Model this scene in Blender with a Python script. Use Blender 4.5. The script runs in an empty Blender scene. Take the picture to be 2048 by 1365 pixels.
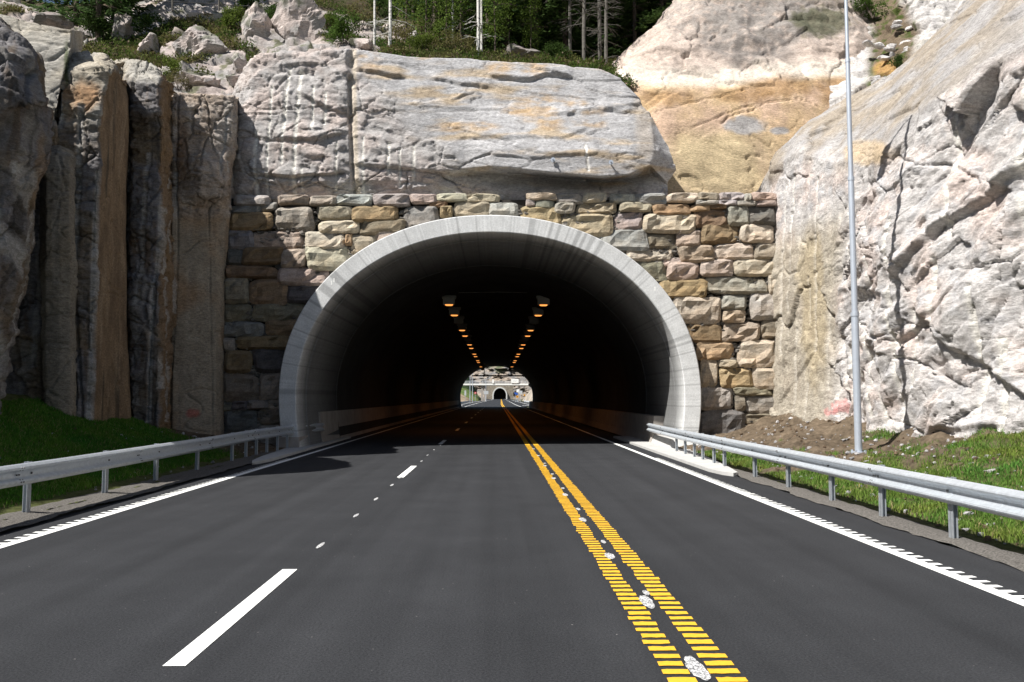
import bpy, math, random
import numpy as np
from mathutils import Vector, Matrix

random.seed(7)
rng = np.random.default_rng(11)
S = bpy.context.scene
COL = S.collection
R = math.radians

# ------------------------------------------------------------------ camera, sky, sun, exposure
F = 1660.0                       # focal length in pixels of the 2048 wide photograph
PITCH, YAW, EYE = math.atan(112.5 / F), math.atan(31.0 / F), Vector((0.0, 0.0, 1.75))
cam_d = bpy.data.cameras.new('camera')
cam_d.sensor_width = 36.0
cam_d.lens = 36.0 * F / 2048.0
cam_d.clip_start, cam_d.clip_end = 0.1, 6000.0
cam = bpy.data.objects.new('camera', cam_d)
COL.objects.link(cam)
cam.location = EYE
cam.rotation_euler = (R(90) + PITCH, 0, -YAW)
S.camera = cam
CM = np.array(cam.rotation_euler.to_matrix())

SUN_AZ, SUN_EL = R(56.0), R(51.0)          # sun stands behind the camera to the left
sun_dir = Vector((math.sin(SUN_AZ) * math.cos(SUN_EL), math.cos(SUN_AZ) * math.cos(SUN_EL), -math.sin(SUN_EL)))
sl = bpy.data.lights.new('sun', 'SUN')
sl.energy = 5.0
sl.angle = R(0.5)
sl.color = (1.0, 0.968, 0.92)
sun = bpy.data.objects.new('sun', sl)
COL.objects.link(sun)
sun.rotation_euler = sun_dir.to_track_quat('-Z', 'Y').to_euler()
W = bpy.data.worlds.new('World')
S.world = W
W.use_nodes = True
wn = W.node_tree
sky = wn.nodes.new('ShaderNodeTexSky')
sky.sky_type = 'NISHITA'
sky.sun_disc = False
sky.sun_elevation = SUN_EL
sky.sun_rotation = math.pi + SUN_AZ
sky.air_density, sky.dust_density = 1.0, 1.2
bg = wn.nodes['Background']
bg.inputs['Strength'].default_value = 0.05
wn.links.new(sky.outputs['Color'], bg.inputs['Color'])
S.view_settings.view_transform = 'Standard'
S.view_settings.look = 'None'
S.view_settings.exposure = 0.72
S.view_settings.gamma = 1.0
S.view_settings.use_curve_mapping = False
S.render.engine = 'CYCLES'
S.cycles.max_bounces = 6
S.cycles.diffuse_bounces = 3

# ------------------------------------------------------------------ pixel rays -> points in the place
def ray(px, py):
    d = CM @ np.array([(px - 1024.0) / F, -(py - 682.5) / F, -1.0])
    return d
def at(px, py, Y):
    d = ray(px, py)
    return np.array(EYE) + d * (Y / d[1])
def onz(px, py, z=0.0):
    d = ray(px, py)
    return np.array(EYE) + d * ((z - EYE.z) / d[2])

# ------------------------------------------------------------------ noise (numpy)
def _h(ix, iy, iz, s):
    h = (ix.astype(np.int64) * 374761393 + iy.astype(np.int64) * 668265263 + iz.astype(np.int64) * 2147483647 + s * 1274126177) & 0xFFFFFFFF
    h = ((h ^ (h >> 13)) * 1274126177) & 0xFFFFFFFF
    h = ((h ^ (h >> 16)) * 2246822519) & 0xFFFFFFFF
    return h ^ (h >> 15)
def gnoise(P, s=0):
    i = np.floor(P).astype(np.int64)
    f = P - i
    u = f * f * f * (f * (f * 6 - 15) + 10)
    out = 0
    for dx in (0, 1):
        wx = u[:, 0] if dx else 1 - u[:, 0]
        for dy in (0, 1):
            wy = u[:, 1] if dy else 1 - u[:, 1]
            for dz in (0, 1):
                wz = u[:, 2] if dz else 1 - u[:, 2]
                h = _h(i[:, 0] + dx, i[:, 1] + dy, i[:, 2] + dz, s)
                g = ((h & 1023) / 511.5 - 1) * (f[:, 0] - dx) + (((h >> 10) & 1023) / 511.5 - 1) * (f[:, 1] - dy) + (((h >> 20) & 1023) / 511.5 - 1) * (f[:, 2] - dz)
                out = out + wx * wy * wz * g
    return out * 1.2
def fbm(P, octs=4, s=0, gain=0.5):
    o, a, t = 0, 1.0, 0.0
    for k in range(octs):
        o = o + a * gnoise(P * (2.03 ** k) + 17.3 * k, s + k)
        t += a
        a *= gain
    return o / t * 1.7
def voro(P, s=0):
    i = np.floor(P).astype(np.int64)
    n = len(P)
    f1 = np.full(n, 9.0)
    f2 = np.full(n, 9.0)
    rn = np.zeros((n, 4))
    dv = np.zeros((n, 3))
    for dx in (-1, 0, 1):
        for dy in (-1, 0, 1):
            for dz in (-1, 0, 1):
                c = i + np.array([dx, dy, dz])
                h = _h(c[:, 0], c[:, 1], c[:, 2], s)
                h2 = _h(c[:, 0], c[:, 1], c[:, 2], s + 77)
                q = np.stack([(h & 1023) / 1023.0, ((h >> 10) & 1023) / 1023.0, ((h >> 20) & 1023) / 1023.0], 1)
                d = P - (c + q)
                dd = (d * d).sum(1)
                m = dd < f1
                f2 = np.where(m, f1, np.minimum(f2, dd))
                f1 = np.where(m, dd, f1)
                dv[m] = d[m]
                rn[m] = np.stack([(h2 & 255) / 255.0, ((h2 >> 8) & 255) / 255.0, ((h2 >> 16) & 255) / 255.0, ((h2 >> 24) & 255) / 255.0], 1)[m]
    return np.sqrt(f1), np.sqrt(f2), rn, dv
def blocks(P, size, s, tilt=0.9, warp=0.25):
    """broken rock: every cell is a tilted facet at its own depth; also returns the joint between cells and a per-cell random"""
    q = P / np.array(size)
    w = np.stack([fbm(q * 1.1, 3, s + 5), fbm(q * 1.1 + 31, 3, s + 6), fbm(q * 1.1 + 63, 3, s + 7)], 1) * warp
    f1, f2, rn, dv = voro(q + w, s)
    off = (rn[:, 0] - 0.5) * 2 + tilt * 2 * (dv * (rn[:, 1:4] - 0.5) * 2).sum(1)
    return off, f2 - f1, rn[:, 0]
def facets(P, size, s, k=1.35, warp=0.05):
    """unbroken angular rock: the highest of many tilted pyramids, so planes meet in sharp creases without steps"""
    q = P / np.array(size)
    if warp:
        q = q + np.stack([gnoise(q * 1.7 + 9 * j, s + 40 + j) for j in range(3)], 1) * warp
    A = np.array([[0.8, 0.36, 0.48], [-0.6, 0.48, 0.64], [0.0, -0.8, 0.6]])
    q = q @ A.T
    i = np.floor(q).astype(np.int64)
    best = np.full(len(P), -9.0)
    for dx in (-1, 0, 1):
        for dy in (-1, 0, 1):
            for dz in (-1, 0, 1):
                c = i + np.array([dx, dy, dz])
                h, h2 = _h(c[:, 0], c[:, 1], c[:, 2], s), _h(c[:, 0], c[:, 1], c[:, 2], s + 77)
                d0, d1, d2 = [q[:, a] - c[:, a] - ((h >> (10 * a)) & 1023) / 1023.0 for a in range(3)]
                g0, g1, g2, o = [((h2 >> (8 * a)) & 255) / 255.0 - 0.5 for a in range(4)]
                v = 0.8 * o + 1.15 * (g0 * d0 + g1 * d1 + g2 * d2) - k * np.maximum(np.abs(d0 + 0.4 * d1), np.maximum(np.abs(d1 - 0.3 * d2), np.abs(d2 + 0.3 * d0)))
                best = np.maximum(best, v)
    return best * 1.15 + 0.25
def sstep(a, b, x):
    t = np.clip((x - a) / (b - a), 0, 1)
    return t * t * (3 - 2 * t)

# ------------------------------------------------------------------ mesh and object helpers
WL = {}
def mk(name, V, Fc, mat, smooth=False, col=None):
    V = np.asarray(V, dtype=np.float32).reshape(-1, 3)
    me = bpy.data.meshes.new(name)
    if isinstance(Fc, np.ndarray):
        nf, k = Fc.shape
        me.vertices.add(len(V))
        me.vertices.foreach_set('co', V.ravel())
        me.loops.add(nf * k)
        me.polygons.add(nf)
        me.loops.foreach_set('vertex_index', Fc.astype(np.int32).ravel())
        me.polygons.foreach_set('loop_start', np.arange(0, nf * k, k, dtype=np.int32))
        me.polygons.foreach_set('loop_total', np.full(nf, k, dtype=np.int32))
        me.update(calc_edges=True)
        me.validate()
    else:
        me.from_pydata(V.tolist(), [], Fc)
    me.polygons.foreach_set('use_smooth', np.full(len(me.polygons), smooth, dtype=bool))
    if col is not None:
        a = me.color_attributes.new('col', 'FLOAT_COLOR', 'POINT')
        c = np.ones((len(V), 4), dtype=np.float32)
        c[:, :3] = col
        a.data.foreach_set('color', c.ravel())
    for m in (mat if isinstance(mat, (list, tuple)) else [mat]):
        me.materials.append(m)
    me.update()
    return me
def tag(o, label=None, cat=None, group=None, kind=None):
    if label: o['label'] = label
    if cat: o['category'] = cat
    if group: o['group'] = group
    if kind: o['kind'] = kind
    return o
def obj(name, V, Fc, mat, parent=None, smooth=False, col=None, base=None, **kw):
    """one mesh object; V in place coordinates; base = where its origin stands"""
    V = np.asarray(V, dtype=np.float64).reshape(-1, 3)
    if parent is not None:
        o0 = WL[parent.name] if base is None else np.asarray(base)
    else:
        o0 = np.zeros(3) if base is None else np.asarray(base, dtype=float)
    me = mk(name, V - o0, Fc, mat, smooth, col)
    o = bpy.data.objects.new(name, me)
    COL.objects.link(o)
    if parent is not None:
        o.parent = parent
        o.location = o0 - WL[parent.name]
    else:
        o.location = o0
    WL[o.name] = o0
    return tag(o, **kw)
def empty(name, loc, label=None, cat=None, group=None, kind=None):
    o = bpy.data.objects.new(name, None)
    COL.objects.link(o)
    o.location = loc
    o.empty_display_size = 0.2
    WL[o.name] = np.asarray(loc, dtype=float)
    return tag(o, label, cat, group, kind)
def copy_tree(o, loc, parent=None, **kw):
    c = o.copy()
    COL.objects.link(c)
    if parent is None:
        c.location = loc
        tag(c, **kw)
    else:
        c.parent = parent
    for ch in list(o.children):
        copy_tree(ch, None, c)
    return c
def box(x0, x1, y0, y1, z0, z1):
    V = [(x0, y0, z0), (x1, y0, z0), (x1, y1, z0), (x0, y1, z0), (x0, y0, z1), (x1, y0, z1), (x1, y1, z1), (x0, y1, z1)]
    return V, [(0, 3, 2, 1), (4, 5, 6, 7), (0, 1, 5, 4), (1, 2, 6, 5), (2, 3, 7, 6), (3, 0, 4, 7)]
def join(parts):
    V, Fc = [], []
    for v, f in parts:
        n = len(V)
        V.extend([tuple(map(float, p)) for p in v])
        Fc.extend([tuple(int(i) + n for i in q) for q in f])
    return V, Fc
def tube(path, rad, n=8, cap=True):
    path = [Vector(p) for p in path]
    rads = rad if isinstance(rad, (list, tuple)) else [rad] * len(path)
    V, Fc = [], []
    for k, p in enumerate(path):
        t = (path[min(k + 1, len(path) - 1)] - path[max(k - 1, 0)]).normalized()
        a = t.cross(Vector((0, 0, 1)) if abs(t.z) < 0.95 else Vector((1, 0, 0))).normalized()
        b = t.cross(a).normalized()
        for j in range(n):
            an = 2 * math.pi * j / n
            V.append(tuple(p + (a * math.cos(an) + b * math.sin(an)) * rads[k]))
    for k in range(len(path) - 1):
        for j in range(n):
            Fc.append((k * n + j, k * n + (j + 1) % n, (k + 1) * n + (j + 1) % n, (k + 1) * n + j))
    if cap:
        Fc.append(tuple(range(n))[::-1])
        Fc.append(tuple(range((len(path) - 1) * n, len(path) * n)))
    return V, Fc
def grid_faces(nv, nu):
    a = np.arange(nv * nu).reshape(nv, nu)
    return np.stack([a[:-1, :-1], a[:-1, 1:], a[1:, 1:], a[1:, :-1]], -1).reshape(-1, 4)
def loft(rows, res, soft=2, wu=None, wv=None):
    Rw = np.array(rows, dtype=float)                     # rows x columns x 3
    du = np.linalg.norm(np.diff(Rw, axis=1), axis=2).mean(0)
    dv = np.linalg.norm(np.diff(Rw, axis=0), axis=2).mean(1)
    if wu is not None:
        du = du * np.array(wu)
    if wv is not None:
        dv = dv * np.array(wv)
    uk = np.concatenate([[0], np.cumsum(du)])
    vk = np.concatenate([[0], np.cumsum(dv)])
    nu, nv = max(4, int(uk[-1] / res)), max(4, int(vk[-1] / res))
    us, vs = np.linspace(0, uk[-1], nu), np.linspace(0, vk[-1], nv)
    A = np.stack([np.stack([np.interp(us, uk, Rw[r, :, c]) for c in range(3)], -1) for r in range(len(Rw))])
    B = np.stack([np.stack([np.interp(vs, vk, A[:, k, c]) for c in range(3)], -1) for k in range(nu)], 1)
    for _ in range(soft):
        B[1:-1] = (B[:-2] + 2 * B[1:-1] + B[2:]) / 4
        B[:, 1:-1] = (B[:, :-2] + 2 * B[:, 1:-1] + B[:, 2:]) / 4
    return B
def normals(B, flip=False, smooth=6):
    N = np.cross(np.gradient(B, axis=1), np.gradient(B, axis=0))
    if flip:
        N = -N
    for _ in range(smooth):
        N[1:-1] = (N[:-2] + 2 * N[1:-1] + N[2:]) / 4
        N[:, 1:-1] = (N[:, :-2] + 2 * N[:, 1:-1] + N[:, 2:]) / 4
    return N / (np.linalg.norm(N, axis=2, keepdims=True) + 1e-9)
def project(P):
    d = (P - np.array(EYE)) @ CM
    w = np.where(-d[:, 2] < 0.5, 0.5, -d[:, 2])
    return 1024 + F * d[:, 0] / w, 682.5 - F * d[:, 1] / w
def surf(name, B, disp, col, mat, flip=False, smooth=True, **kw):
    nv, nu = B.shape[:2]
    N = normals(B, flip)
    P = B.reshape(-1, 3)
    D, C = disp(P), col(P)
    V = P + N.reshape(-1, 3) * D[:, None]
    return obj(name, V, grid_faces(nv, nu) if not flip else grid_faces(nv, nu)[:, ::-1], mat, smooth=smooth, col=C, **kw)
def polytope(n_pl, r, seed, nu=14, nv=9, jitter=0.0):
    g = np.random.default_rng(seed)
    nn = g.normal(size=(n_pl, 3))
    nn /= np.linalg.norm(nn, axis=1, keepdims=True)
    dd = g.uniform(0.62, 1.0, n_pl)
    th, ph = np.meshgrid(np.linspace(0, 2 * np.pi, nu, endpoint=False), np.linspace(0, np.pi, nv))
    D = np.stack([np.sin(ph) * np.cos(th), np.sin(ph) * np.sin(th), np.cos(ph)], -1).reshape(-1, 3)
    dots = D @ nn.T
    rr = np.where(dots > 0.05, dd / np.maximum(dots, 0.05), 9).min(1)
    rr = np.minimum(rr, 1.5)
    V = D * rr[:, None] * np.asarray(r)
    Fc = []
    for j in range(nv - 1):
        for i in range(nu):
            Fc.append((j * nu + i, j * nu + (i + 1) % nu, (j + 1) * nu + (i + 1) % nu, (j + 1) * nu + i))
    return V, np.array(Fc)[:, ::-1]
def mixc(a, b, t):
    return np.asarray(a) * (1 - t[:, None]) + np.asarray(b) * t[:, None]

# ------------------------------------------------------------------ materials
def mat_new(name, rough=0.9, spec=0.25, metal=0.0):
    m = bpy.data.materials.new(name)
    m.use_nodes = True
    b = m.node_tree.nodes['Principled BSDF']
    b.inputs['Roughness'].default_value = rough
    b.inputs['Specular IOR Level'].default_value = spec
    b.inputs['Metallic'].default_value = metal
    return m, m.node_tree, b
def nd(t, kind, **inp):
    n = t.nodes.new(kind)
    for k, v in inp.items():
        n.inputs[k.replace('_', ' ')].default_value = v
    return n
def noise_node(t, scale, detail=5.0, rough=0.6, coord='Object', stretch=None):
    tc = t.nodes.new('ShaderNodeTexCoord')
    n = nd(t, 'ShaderNodeTexNoise', Scale=scale, Detail=detail, Roughness=rough)
    if stretch:
        mp = t.nodes.new('ShaderNodeMapping')
        mp.inputs['Scale'].default_value = stretch
        t.links.new(tc.outputs[coord], mp.inputs['Vector'])
        t.links.new(mp.outputs['Vector'], n.inputs['Vector'])
    else:
        t.links.new(tc.outputs[coord], n.inputs['Vector'])
    return n
def ramp(t, src, p0, p1, c0, c1):
    r = t.nodes.new('ShaderNodeValToRGB')
    r.color_ramp.elements[0].position, r.color_ramp.elements[1].position = p0, p1
    r.color_ramp.elements[0].color = (*c0, 1) if len(c0) == 3 else c0
    r.color_ramp.elements[1].color = (*c1, 1) if len(c1) == 3 else c1
    t.links.new(src, r.inputs['Fac'])
    return r
def mul(t, a, b, fac=1.0):
    m = t.nodes.new('ShaderNodeMix')
    m.data_type = 'RGBA'
    m.blend_type = 'MULTIPLY'
    m.inputs[0].default_value = fac
    t.links.new(a, m.inputs[6])
    t.links.new(b, m.inputs[7])
    return m.outputs[2]
def bump(t, b, src, strength, dist):
    n = nd(t, 'ShaderNodeBump', Strength=strength, Distance=dist)
    t.links.new(src, n.inputs['Height'])
    t.links.new(n.outputs['Normal'], b.inputs['Normal'])
def attr_mat(name, v0=0.72, v1=1.25, scale=6.0, bs=0.6, bd=0.05, rough=0.9, spec=0.2, stretch=None, detail=8.0):
    """colour from the mesh's own colour layer, broken up by noise, with fine relief"""
    m, t, b = mat_new(name, rough, spec)
    a = t.nodes.new('ShaderNodeVertexColor')
    a.layer_name = 'col'
    n = noise_node(t, scale, detail, 0.65, stretch=stretch)
    n2 = noise_node(t, scale * 7, 4.0, 0.7)
    r = ramp(t, n.outputs['Fac'], 0.3, 0.7, (v0,) * 3, (v1,) * 3)
    r2 = ramp(t, n2.outputs['Fac'], 0.3, 0.7, (0.8,) * 3, (1.15,) * 3)
    t.links.new(mul(t, mul(t, a.outputs['Color'], r.outputs['Color']), r2.outputs['Color']), b.inputs['Base Color'])
    ad = t.nodes.new('ShaderNodeMath')
    ad.operation = 'ADD'
    t.links.new(n.outputs['Fac'], ad.inputs[0])
    t.links.new(n2.outputs['Fac'], ad.inputs[1])
    bump(t, b, ad.outputs[0], bs, bd)
    return m
def plain(name, c, rough=0.6, spec=0.4, metal=0.0, var=0.0, scale=8.0, bs=0.0, bd=0.01, stretch=None):
    m, t, b = mat_new(name, rough, spec, metal)
    b.inputs['Base Color'].default_value = (*c, 1)
    if var or bs:
        n = noise_node(t, scale, 6.0, 0.65, stretch=stretch)
        if var:
            r = ramp(t, n.outputs['Fac'], 0.3, 0.72, tuple(x * (1 - var) for x in c), tuple(min(1, x * (1 + var)) for x in c))
            t.links.new(r.outputs['Color'], b.inputs['Base Color'])
        if bs:
            bump(t, b, n.outputs['Fac'], bs, bd)
    return m

M = {}
m, t, b = mat_new('rock', 0.9, 0.15)
at_ = t.nodes.new('ShaderNodeVertexColor')
at_.layer_name = 'col'
na = noise_node(t, 2.2, 6.0, 0.6)
nb = noise_node(t, 9.0, 8.0, 0.72, stretch=(1, 1, 2.4))
nc = noise_node(t, 34.0, 5.0, 0.75, stretch=(1, 1, 1.6))
c_ = mul(t, at_.outputs['Color'], ramp(t, na.outputs['Fac'], 0.3, 0.7, (0.78, 0.77, 0.76), (1.18, 1.17, 1.15)).outputs['Color'])
c_ = mul(t, c_, ramp(t, nb.outputs['Fac'], 0.33, 0.66, (0.62, 0.61, 0.60), (1.26, 1.26, 1.25)).outputs['Color'])
c_ = mul(t, c_, ramp(t, nc.outputs['Fac'], 0.32, 0.68, (0.74, 0.74, 0.74), (1.2, 1.2, 1.2)).outputs['Color'])
t.links.new(c_, b.inputs['Base Color'])
ad = t.nodes.new('ShaderNodeMath')
ad.operation = 'MULTIPLY_ADD'
t.links.new(nc.outputs['Fac'], ad.inputs[0])
ad.inputs[1].default_value = 0.35
t.links.new(nb.outputs['Fac'], ad.inputs[2])
bump(t, b, ad.outputs[0], 0.85, 0.05)
M['rock'] = m
M['rock_far'] = attr_mat('rock_far', 0.6, 1.35, 0.25, 0.5, 0.6)
M['soil'] = attr_mat('soil', 0.6, 1.4, 8.0, 0.9, 0.05, spec=0.1)
M['concrete'] = attr_mat('concrete', 0.88, 1.1, 3.0, 0.15, 0.01, 0.85)
M['grass'] = attr_mat('grass_blade', 0.9, 1.1, 3.0, 0.0, 0.01, 0.75, 0.15)
def leaf_mat(name):
    m = attr_mat(name, 0.85, 1.15, 1.0, 0.0, 0.01, 0.8, 0.1)
    t = m.node_tree
    b = t.nodes['Principled BSDF']
    tr = t.nodes.new('ShaderNodeBsdfTranslucent')
    mx = t.nodes.new('ShaderNodeMixShader')
    mx.inputs[0].default_value = 0.35
    t.links.new(b.inputs['Base Color'].links[0].from_socket, tr.inputs['Color'])
    t.links.new(b.outputs[0], mx.inputs[1])
    t.links.new(tr.outputs[0], mx.inputs[2])
    t.links.new(mx.outputs[0], t.nodes['Material Output'].inputs['Surface'])
    return m
M['leaf'] = leaf_mat('leaf')
M['bark'] = plain('bark', (0.10, 0.08, 0.065), 0.95, 0.1, var=0.4, scale=9, bs=0.6, bd=0.02)
M['dead_bark'] = plain('dead_bark', (0.13, 0.12, 0.105), 0.95, 0.1, var=0.3, scale=9)
m, t, b = mat_new('birch_bark', 0.8, 0.2)
n = noise_node(t, 5.0, 4.0, 0.6, stretch=(1, 1, 3.5))
t.links.new(ramp(t, n.outputs['Fac'], 0.36, 0.46, (0.08, 0.075, 0.07), (0.62, 0.6, 0.56)).outputs['Color'], b.inputs['Base Color'])
M['birch'] = m
M['steel'] = plain('galvanised_steel', (0.60, 0.64, 0.68), 0.42, 0.5, 0.5, var=0.14, scale=14, bs=0.04, bd=0.004)
M['post_steel'] = plain('post_steel', (0.42, 0.45, 0.48), 0.5, 0.5, 0.5, var=0.15, scale=20)
M['pole'] = plain('pole_steel', (0.45, 0.49, 0.55), 0.5, 0.5, 0.35, var=0.06, scale=6)
M['bolt'] = plain('bolt_steel', (0.16, 0.16, 0.16), 0.6, 0.4, 0.6)
M['white_paint'] = plain('white_paint', (0.80, 0.80, 0.77), 0.75, 0.25, var=0.08, scale=30, bs=0.15, bd=0.003)
M['yellow_paint'] = plain('yellow_paint', (0.72, 0.40, 0.03), 0.75, 0.25, var=0.12, scale=30, bs=0.15, bd=0.003)
m, t, b = mat_new('white_spray', 0.9, 0.1)
n = noise_node(t, 85.0, 3.0, 0.7)
t.links.new(ramp(t, n.outputs['Fac'], 0.43, 0.60, (0.10, 0.10, 0.105), (0.74, 0.74, 0.73)).outputs['Color'], b.inputs['Base Color'])
M['spray'] = m
M['gravel'] = plain('gravel', (0.14, 0.13, 0.118), 0.95, 0.1, var=0.6, scale=38, bs=0.9, bd=0.03)
M['apron'] = plain('apron_concrete', (0.46, 0.455, 0.44), 0.9, 0.2, var=0.12, scale=3, bs=0.3, bd=0.01)
M['barrier'] = plain('barrier_concrete', (0.33, 0.30, 0.27), 0.9, 0.2, var=0.2, scale=2, bs=0.2, bd=0.01)
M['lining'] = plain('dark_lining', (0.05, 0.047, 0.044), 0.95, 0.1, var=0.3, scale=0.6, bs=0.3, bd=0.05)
M['black'] = plain('dark_steel', (0.02, 0.02, 0.02), 0.7, 0.3)
M['housing'] = plain('lamp_housing', (0.45, 0.45, 0.43), 0.6, 0.4)
M['dark_gap'] = plain('wall_core', (0.05, 0.045, 0.04), 0.95, 0.1, var=0.5, scale=5, bs=0.8, bd=0.05)
m, t, b = mat_new('sodium_glow', 0.6, 0.3)
b.inputs['Base Color'].default_value = (0.8, 0.5, 0.2, 1)
b.inputs['Emission Color'].default_value = (1.0, 0.36, 0.08, 1)
b.inputs['Emission Strength'].default_value = 0.95
M['glow'] = m
# wall stones: each stone carries its own colour
m, t, b = mat_new('wall_stone', 0.9, 0.2)
oi = t.nodes.new('ShaderNodeObjectInfo')
n = noise_node(t, 3.2, 8.0, 0.7, stretch=(1, 1, 2.2))
r = ramp(t, n.outputs['Fac'], 0.3, 0.7, (0.6, 0.58, 0.56), (1.3, 1.28, 1.22))
n2 = noise_node(t, 1.3, 3.0, 0.6)
r2 = ramp(t, n2.outputs['Fac'], 0.4, 0.7, (1, 1, 1), (1.03, 0.91, 0.80))
t.links.new(mul(t, mul(t, oi.outputs['Color'], r.outputs['Color']), r2.outputs['Color'], 0.9), b.inputs['Base Color'])
n3 = noise_node(t, 26.0, 5.0, 0.75)
r3 = ramp(t, n3.outputs['Fac'], 0.34, 0.66, (0.78, 0.77, 0.76), (1.16, 1.16, 1.15))
t.links.new(mul(t, b.inputs['Base Color'].links[0].from_socket, r3.outputs['Color']), b.inputs['Base Color'])
ad = t.nodes.new('ShaderNodeMath')
ad.operation = 'MULTIPLY_ADD'
t.links.new(n3.outputs['Fac'], ad.inputs[0])
ad.inputs[1].default_value = 0.3
t.links.new(n.outputs['Fac'], ad.inputs[2])
bump(t, b, ad.outputs[0], 0.9, 0.07)
M['stone'] = m
# asphalt: dark, with aggregate grain, long soft wheel streaks and a few pale flecks
m, t, b = mat_new('asphalt', 0.82, 0.22)
g = noise_node(t, 55.0, 3.0, 0.8)
s_ = noise_node(t, 0.7, 3.0, 0.55, stretch=(2.6, 0.05, 1))
p_ = noise_node(t, 0.9, 5.0, 0.6)
fl = nd(t, 'ShaderNodeTexVoronoi', Scale=7.0)
tc = t.nodes.new('ShaderNodeTexCoord')
t.links.new(tc.outputs['Object'], fl.inputs['Vector'])
cg = ramp(t, g.outputs['Fac'], 0.25, 0.78, (0.0085, 0.0092, 0.0107), (0.047, 0.0488, 0.0535))
cs = ramp(t, s_.outputs['Fac'], 0.3, 0.7, (0.80, 0.80, 0.80), (1.24, 1.23, 1.22))
cp = ramp(t, p_.outputs['Fac'], 0.3, 0.75, (0.88, 0.88, 0.88), (1.16, 1.16, 1.15))
base = mul(t, mul(t, cg.outputs['Color'], cs.outputs['Color']), cp.outputs['Color'])
fr = ramp(t, fl.outputs['Distance'], 0.035, 0.06, (1, 1, 1), (0, 0, 0))
sel = ramp(t, p_.outputs['Fac'], 0.5, 0.62, (0, 0, 0), (1, 1, 1))
mx = t.nodes.new('ShaderNodeMix')
mx.data_type = 'RGBA'
t.links.new(mul(t, fr.outputs['Color'], sel.outputs['Color']), mx.inputs[0])
t.links.new(base, mx.inputs[6])
mx.inputs[7].default_value = (0.25, 0.24, 0.23, 1)
t.links.new(mx.outputs[2], b.inputs['Base Color'])
bump(t, b, g.outputs['Fac'], 0.5, 0.01)
M['asphalt'] = m

# ------------------------------------------------------------------ the ground, road and its paint
def axis(Y):                                            # the road drifts a little to the right far beyond the tunnel
    return 0.0 if Y < 200 else 3.0 * ((Y - 200) / 550.0)
def strip(x0, x1, y0, y1, z, step=None):
    n = max(1, int(math.ceil((y1 - y0) / step))) if step else 1
    V, Fc = [], []
    for k in range(n + 1):
        y = y0 + (y1 - y0) * k / n
        V += [(x0 + axis(y), y, z), (x1 + axis(y), y, z)]
        if k:
            Fc.append((2 * k - 2, 2 * k - 1, 2 * k + 1, 2 * k))
    return V, Fc
gv = [(-3000, -400, -0.1), (3000, -400, -0.1), (3000, 5000, -0.1), (-3000, 5000, -0.1)]
obj('ground', gv, [(0, 1, 2, 3)], plain('ground_soil', (0.10, 0.10, 0.06), 0.95, 0.1, var=0.5, scale=0.05), kind='structure')
ys = np.concatenate([np.arange(-14, 60, 0.5), np.arange(60, 760, 10)])
Vr, Fr = [], []
for k, y in enumerate(ys):
    jl = 0.05 * math.sin(y * 1.9) + 0.04 * math.sin(y * 5.1) + rng.normal(0, 0.012)
    jr = 0.04 * math.sin(y * 2.3 + 1) + 0.03 * math.sin(y * 6.1) + rng.normal(0, 0.012)
    wide = 1.0 if y < 158 else 1.0 + min(1.0, (y - 158) / 25.0) * 0.9
    Vr += [(-6.45 * wide + jl + axis(y), y, 0), (5.38 * wide + jr + axis(y), y, 0)]
    if k:
        Fr.append((2 * k - 2, 2 * k - 1, 2 * k + 1, 2 * k))
road = obj('road', Vr, Fr, M['asphalt'], kind='structure')

def road_part(name, V, Fc, mat, parent=road, **kw):
    return obj(name, V, Fc, mat, parent, **kw)
# white edge lines with rumble teeth on their outer side
for sx, x0, out in ((-1, -5.86, -1), (1, 4.44, 1)):
    xa, xb = (x0 - 0.02, x0 + 0.12)
    line = road_part('edge_line', *strip(xa, xb, -10, 750, 0.004, 25), M['white_paint'])
    y = 4.0
    first = None
    cnt = 0
    while y < 24:
        w = random.uniform(0.11, 0.135)
        ln = random.uniform(0.085, 0.105)
        if out < 0:
            V = [(xa - w, y + 0.02, 0.0045), (xa + 0.002, y, 0.0045), (xa + 0.002, y + ln, 0.0045), (xa - w + 0.01, y + ln, 0.0045)]
        else:
            V = [(xb - 0.002, y, 0.0045), (xb + w, y + 0.02, 0.0045), (xb + w - 0.01, y + ln, 0.0045), (xb - 0.002, y + ln, 0.0045)]
        road_part('rumble_tooth', V, [(0, 1, 2, 3)], M['white_paint'], line)
        y += 0.205
# double yellow line of ribbed bars
yl = []
for x0, x1 in ((1.06, 1.235), (1.365, 1.555)):
    ln_ = road_part('centre_line', *strip(x0, x1, 30.5, 750, 0.004, 25), M['yellow_paint'])
    yl.append(ln_)
    y = 4.4
    cnt = 0
    far = []
    while y < 30.4:
        a, bq, c = rng.normal(0, 0.008, 3)
        d = random.uniform(0.088, 0.102)
        V, n = [], 5
        for k in range(n + 1):
            V.append((x0 + bq + (x1 - x0 - bq + c) * k / n, y + a * 0.4 + rng.normal(0, 0.003), 0.0055))
        for k in range(n, -1, -1):
            V.append((x0 + bq + (x1 - x0 - bq + c) * k / n + 0.004, y + d + rng.normal(0, 0.004), 0.0055))
        if cnt < 140:
            road_part('yellow_bar', V, [tuple(range(len(V)))], M['yellow_paint'], ln_)
        else:
            far.append((V, [tuple(range(len(V)))]))
        cnt += 1
        y += 0.16
    road_part('yellow_bar', *join(far), M['yellow_paint'], ln_, kind='stuff')
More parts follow.
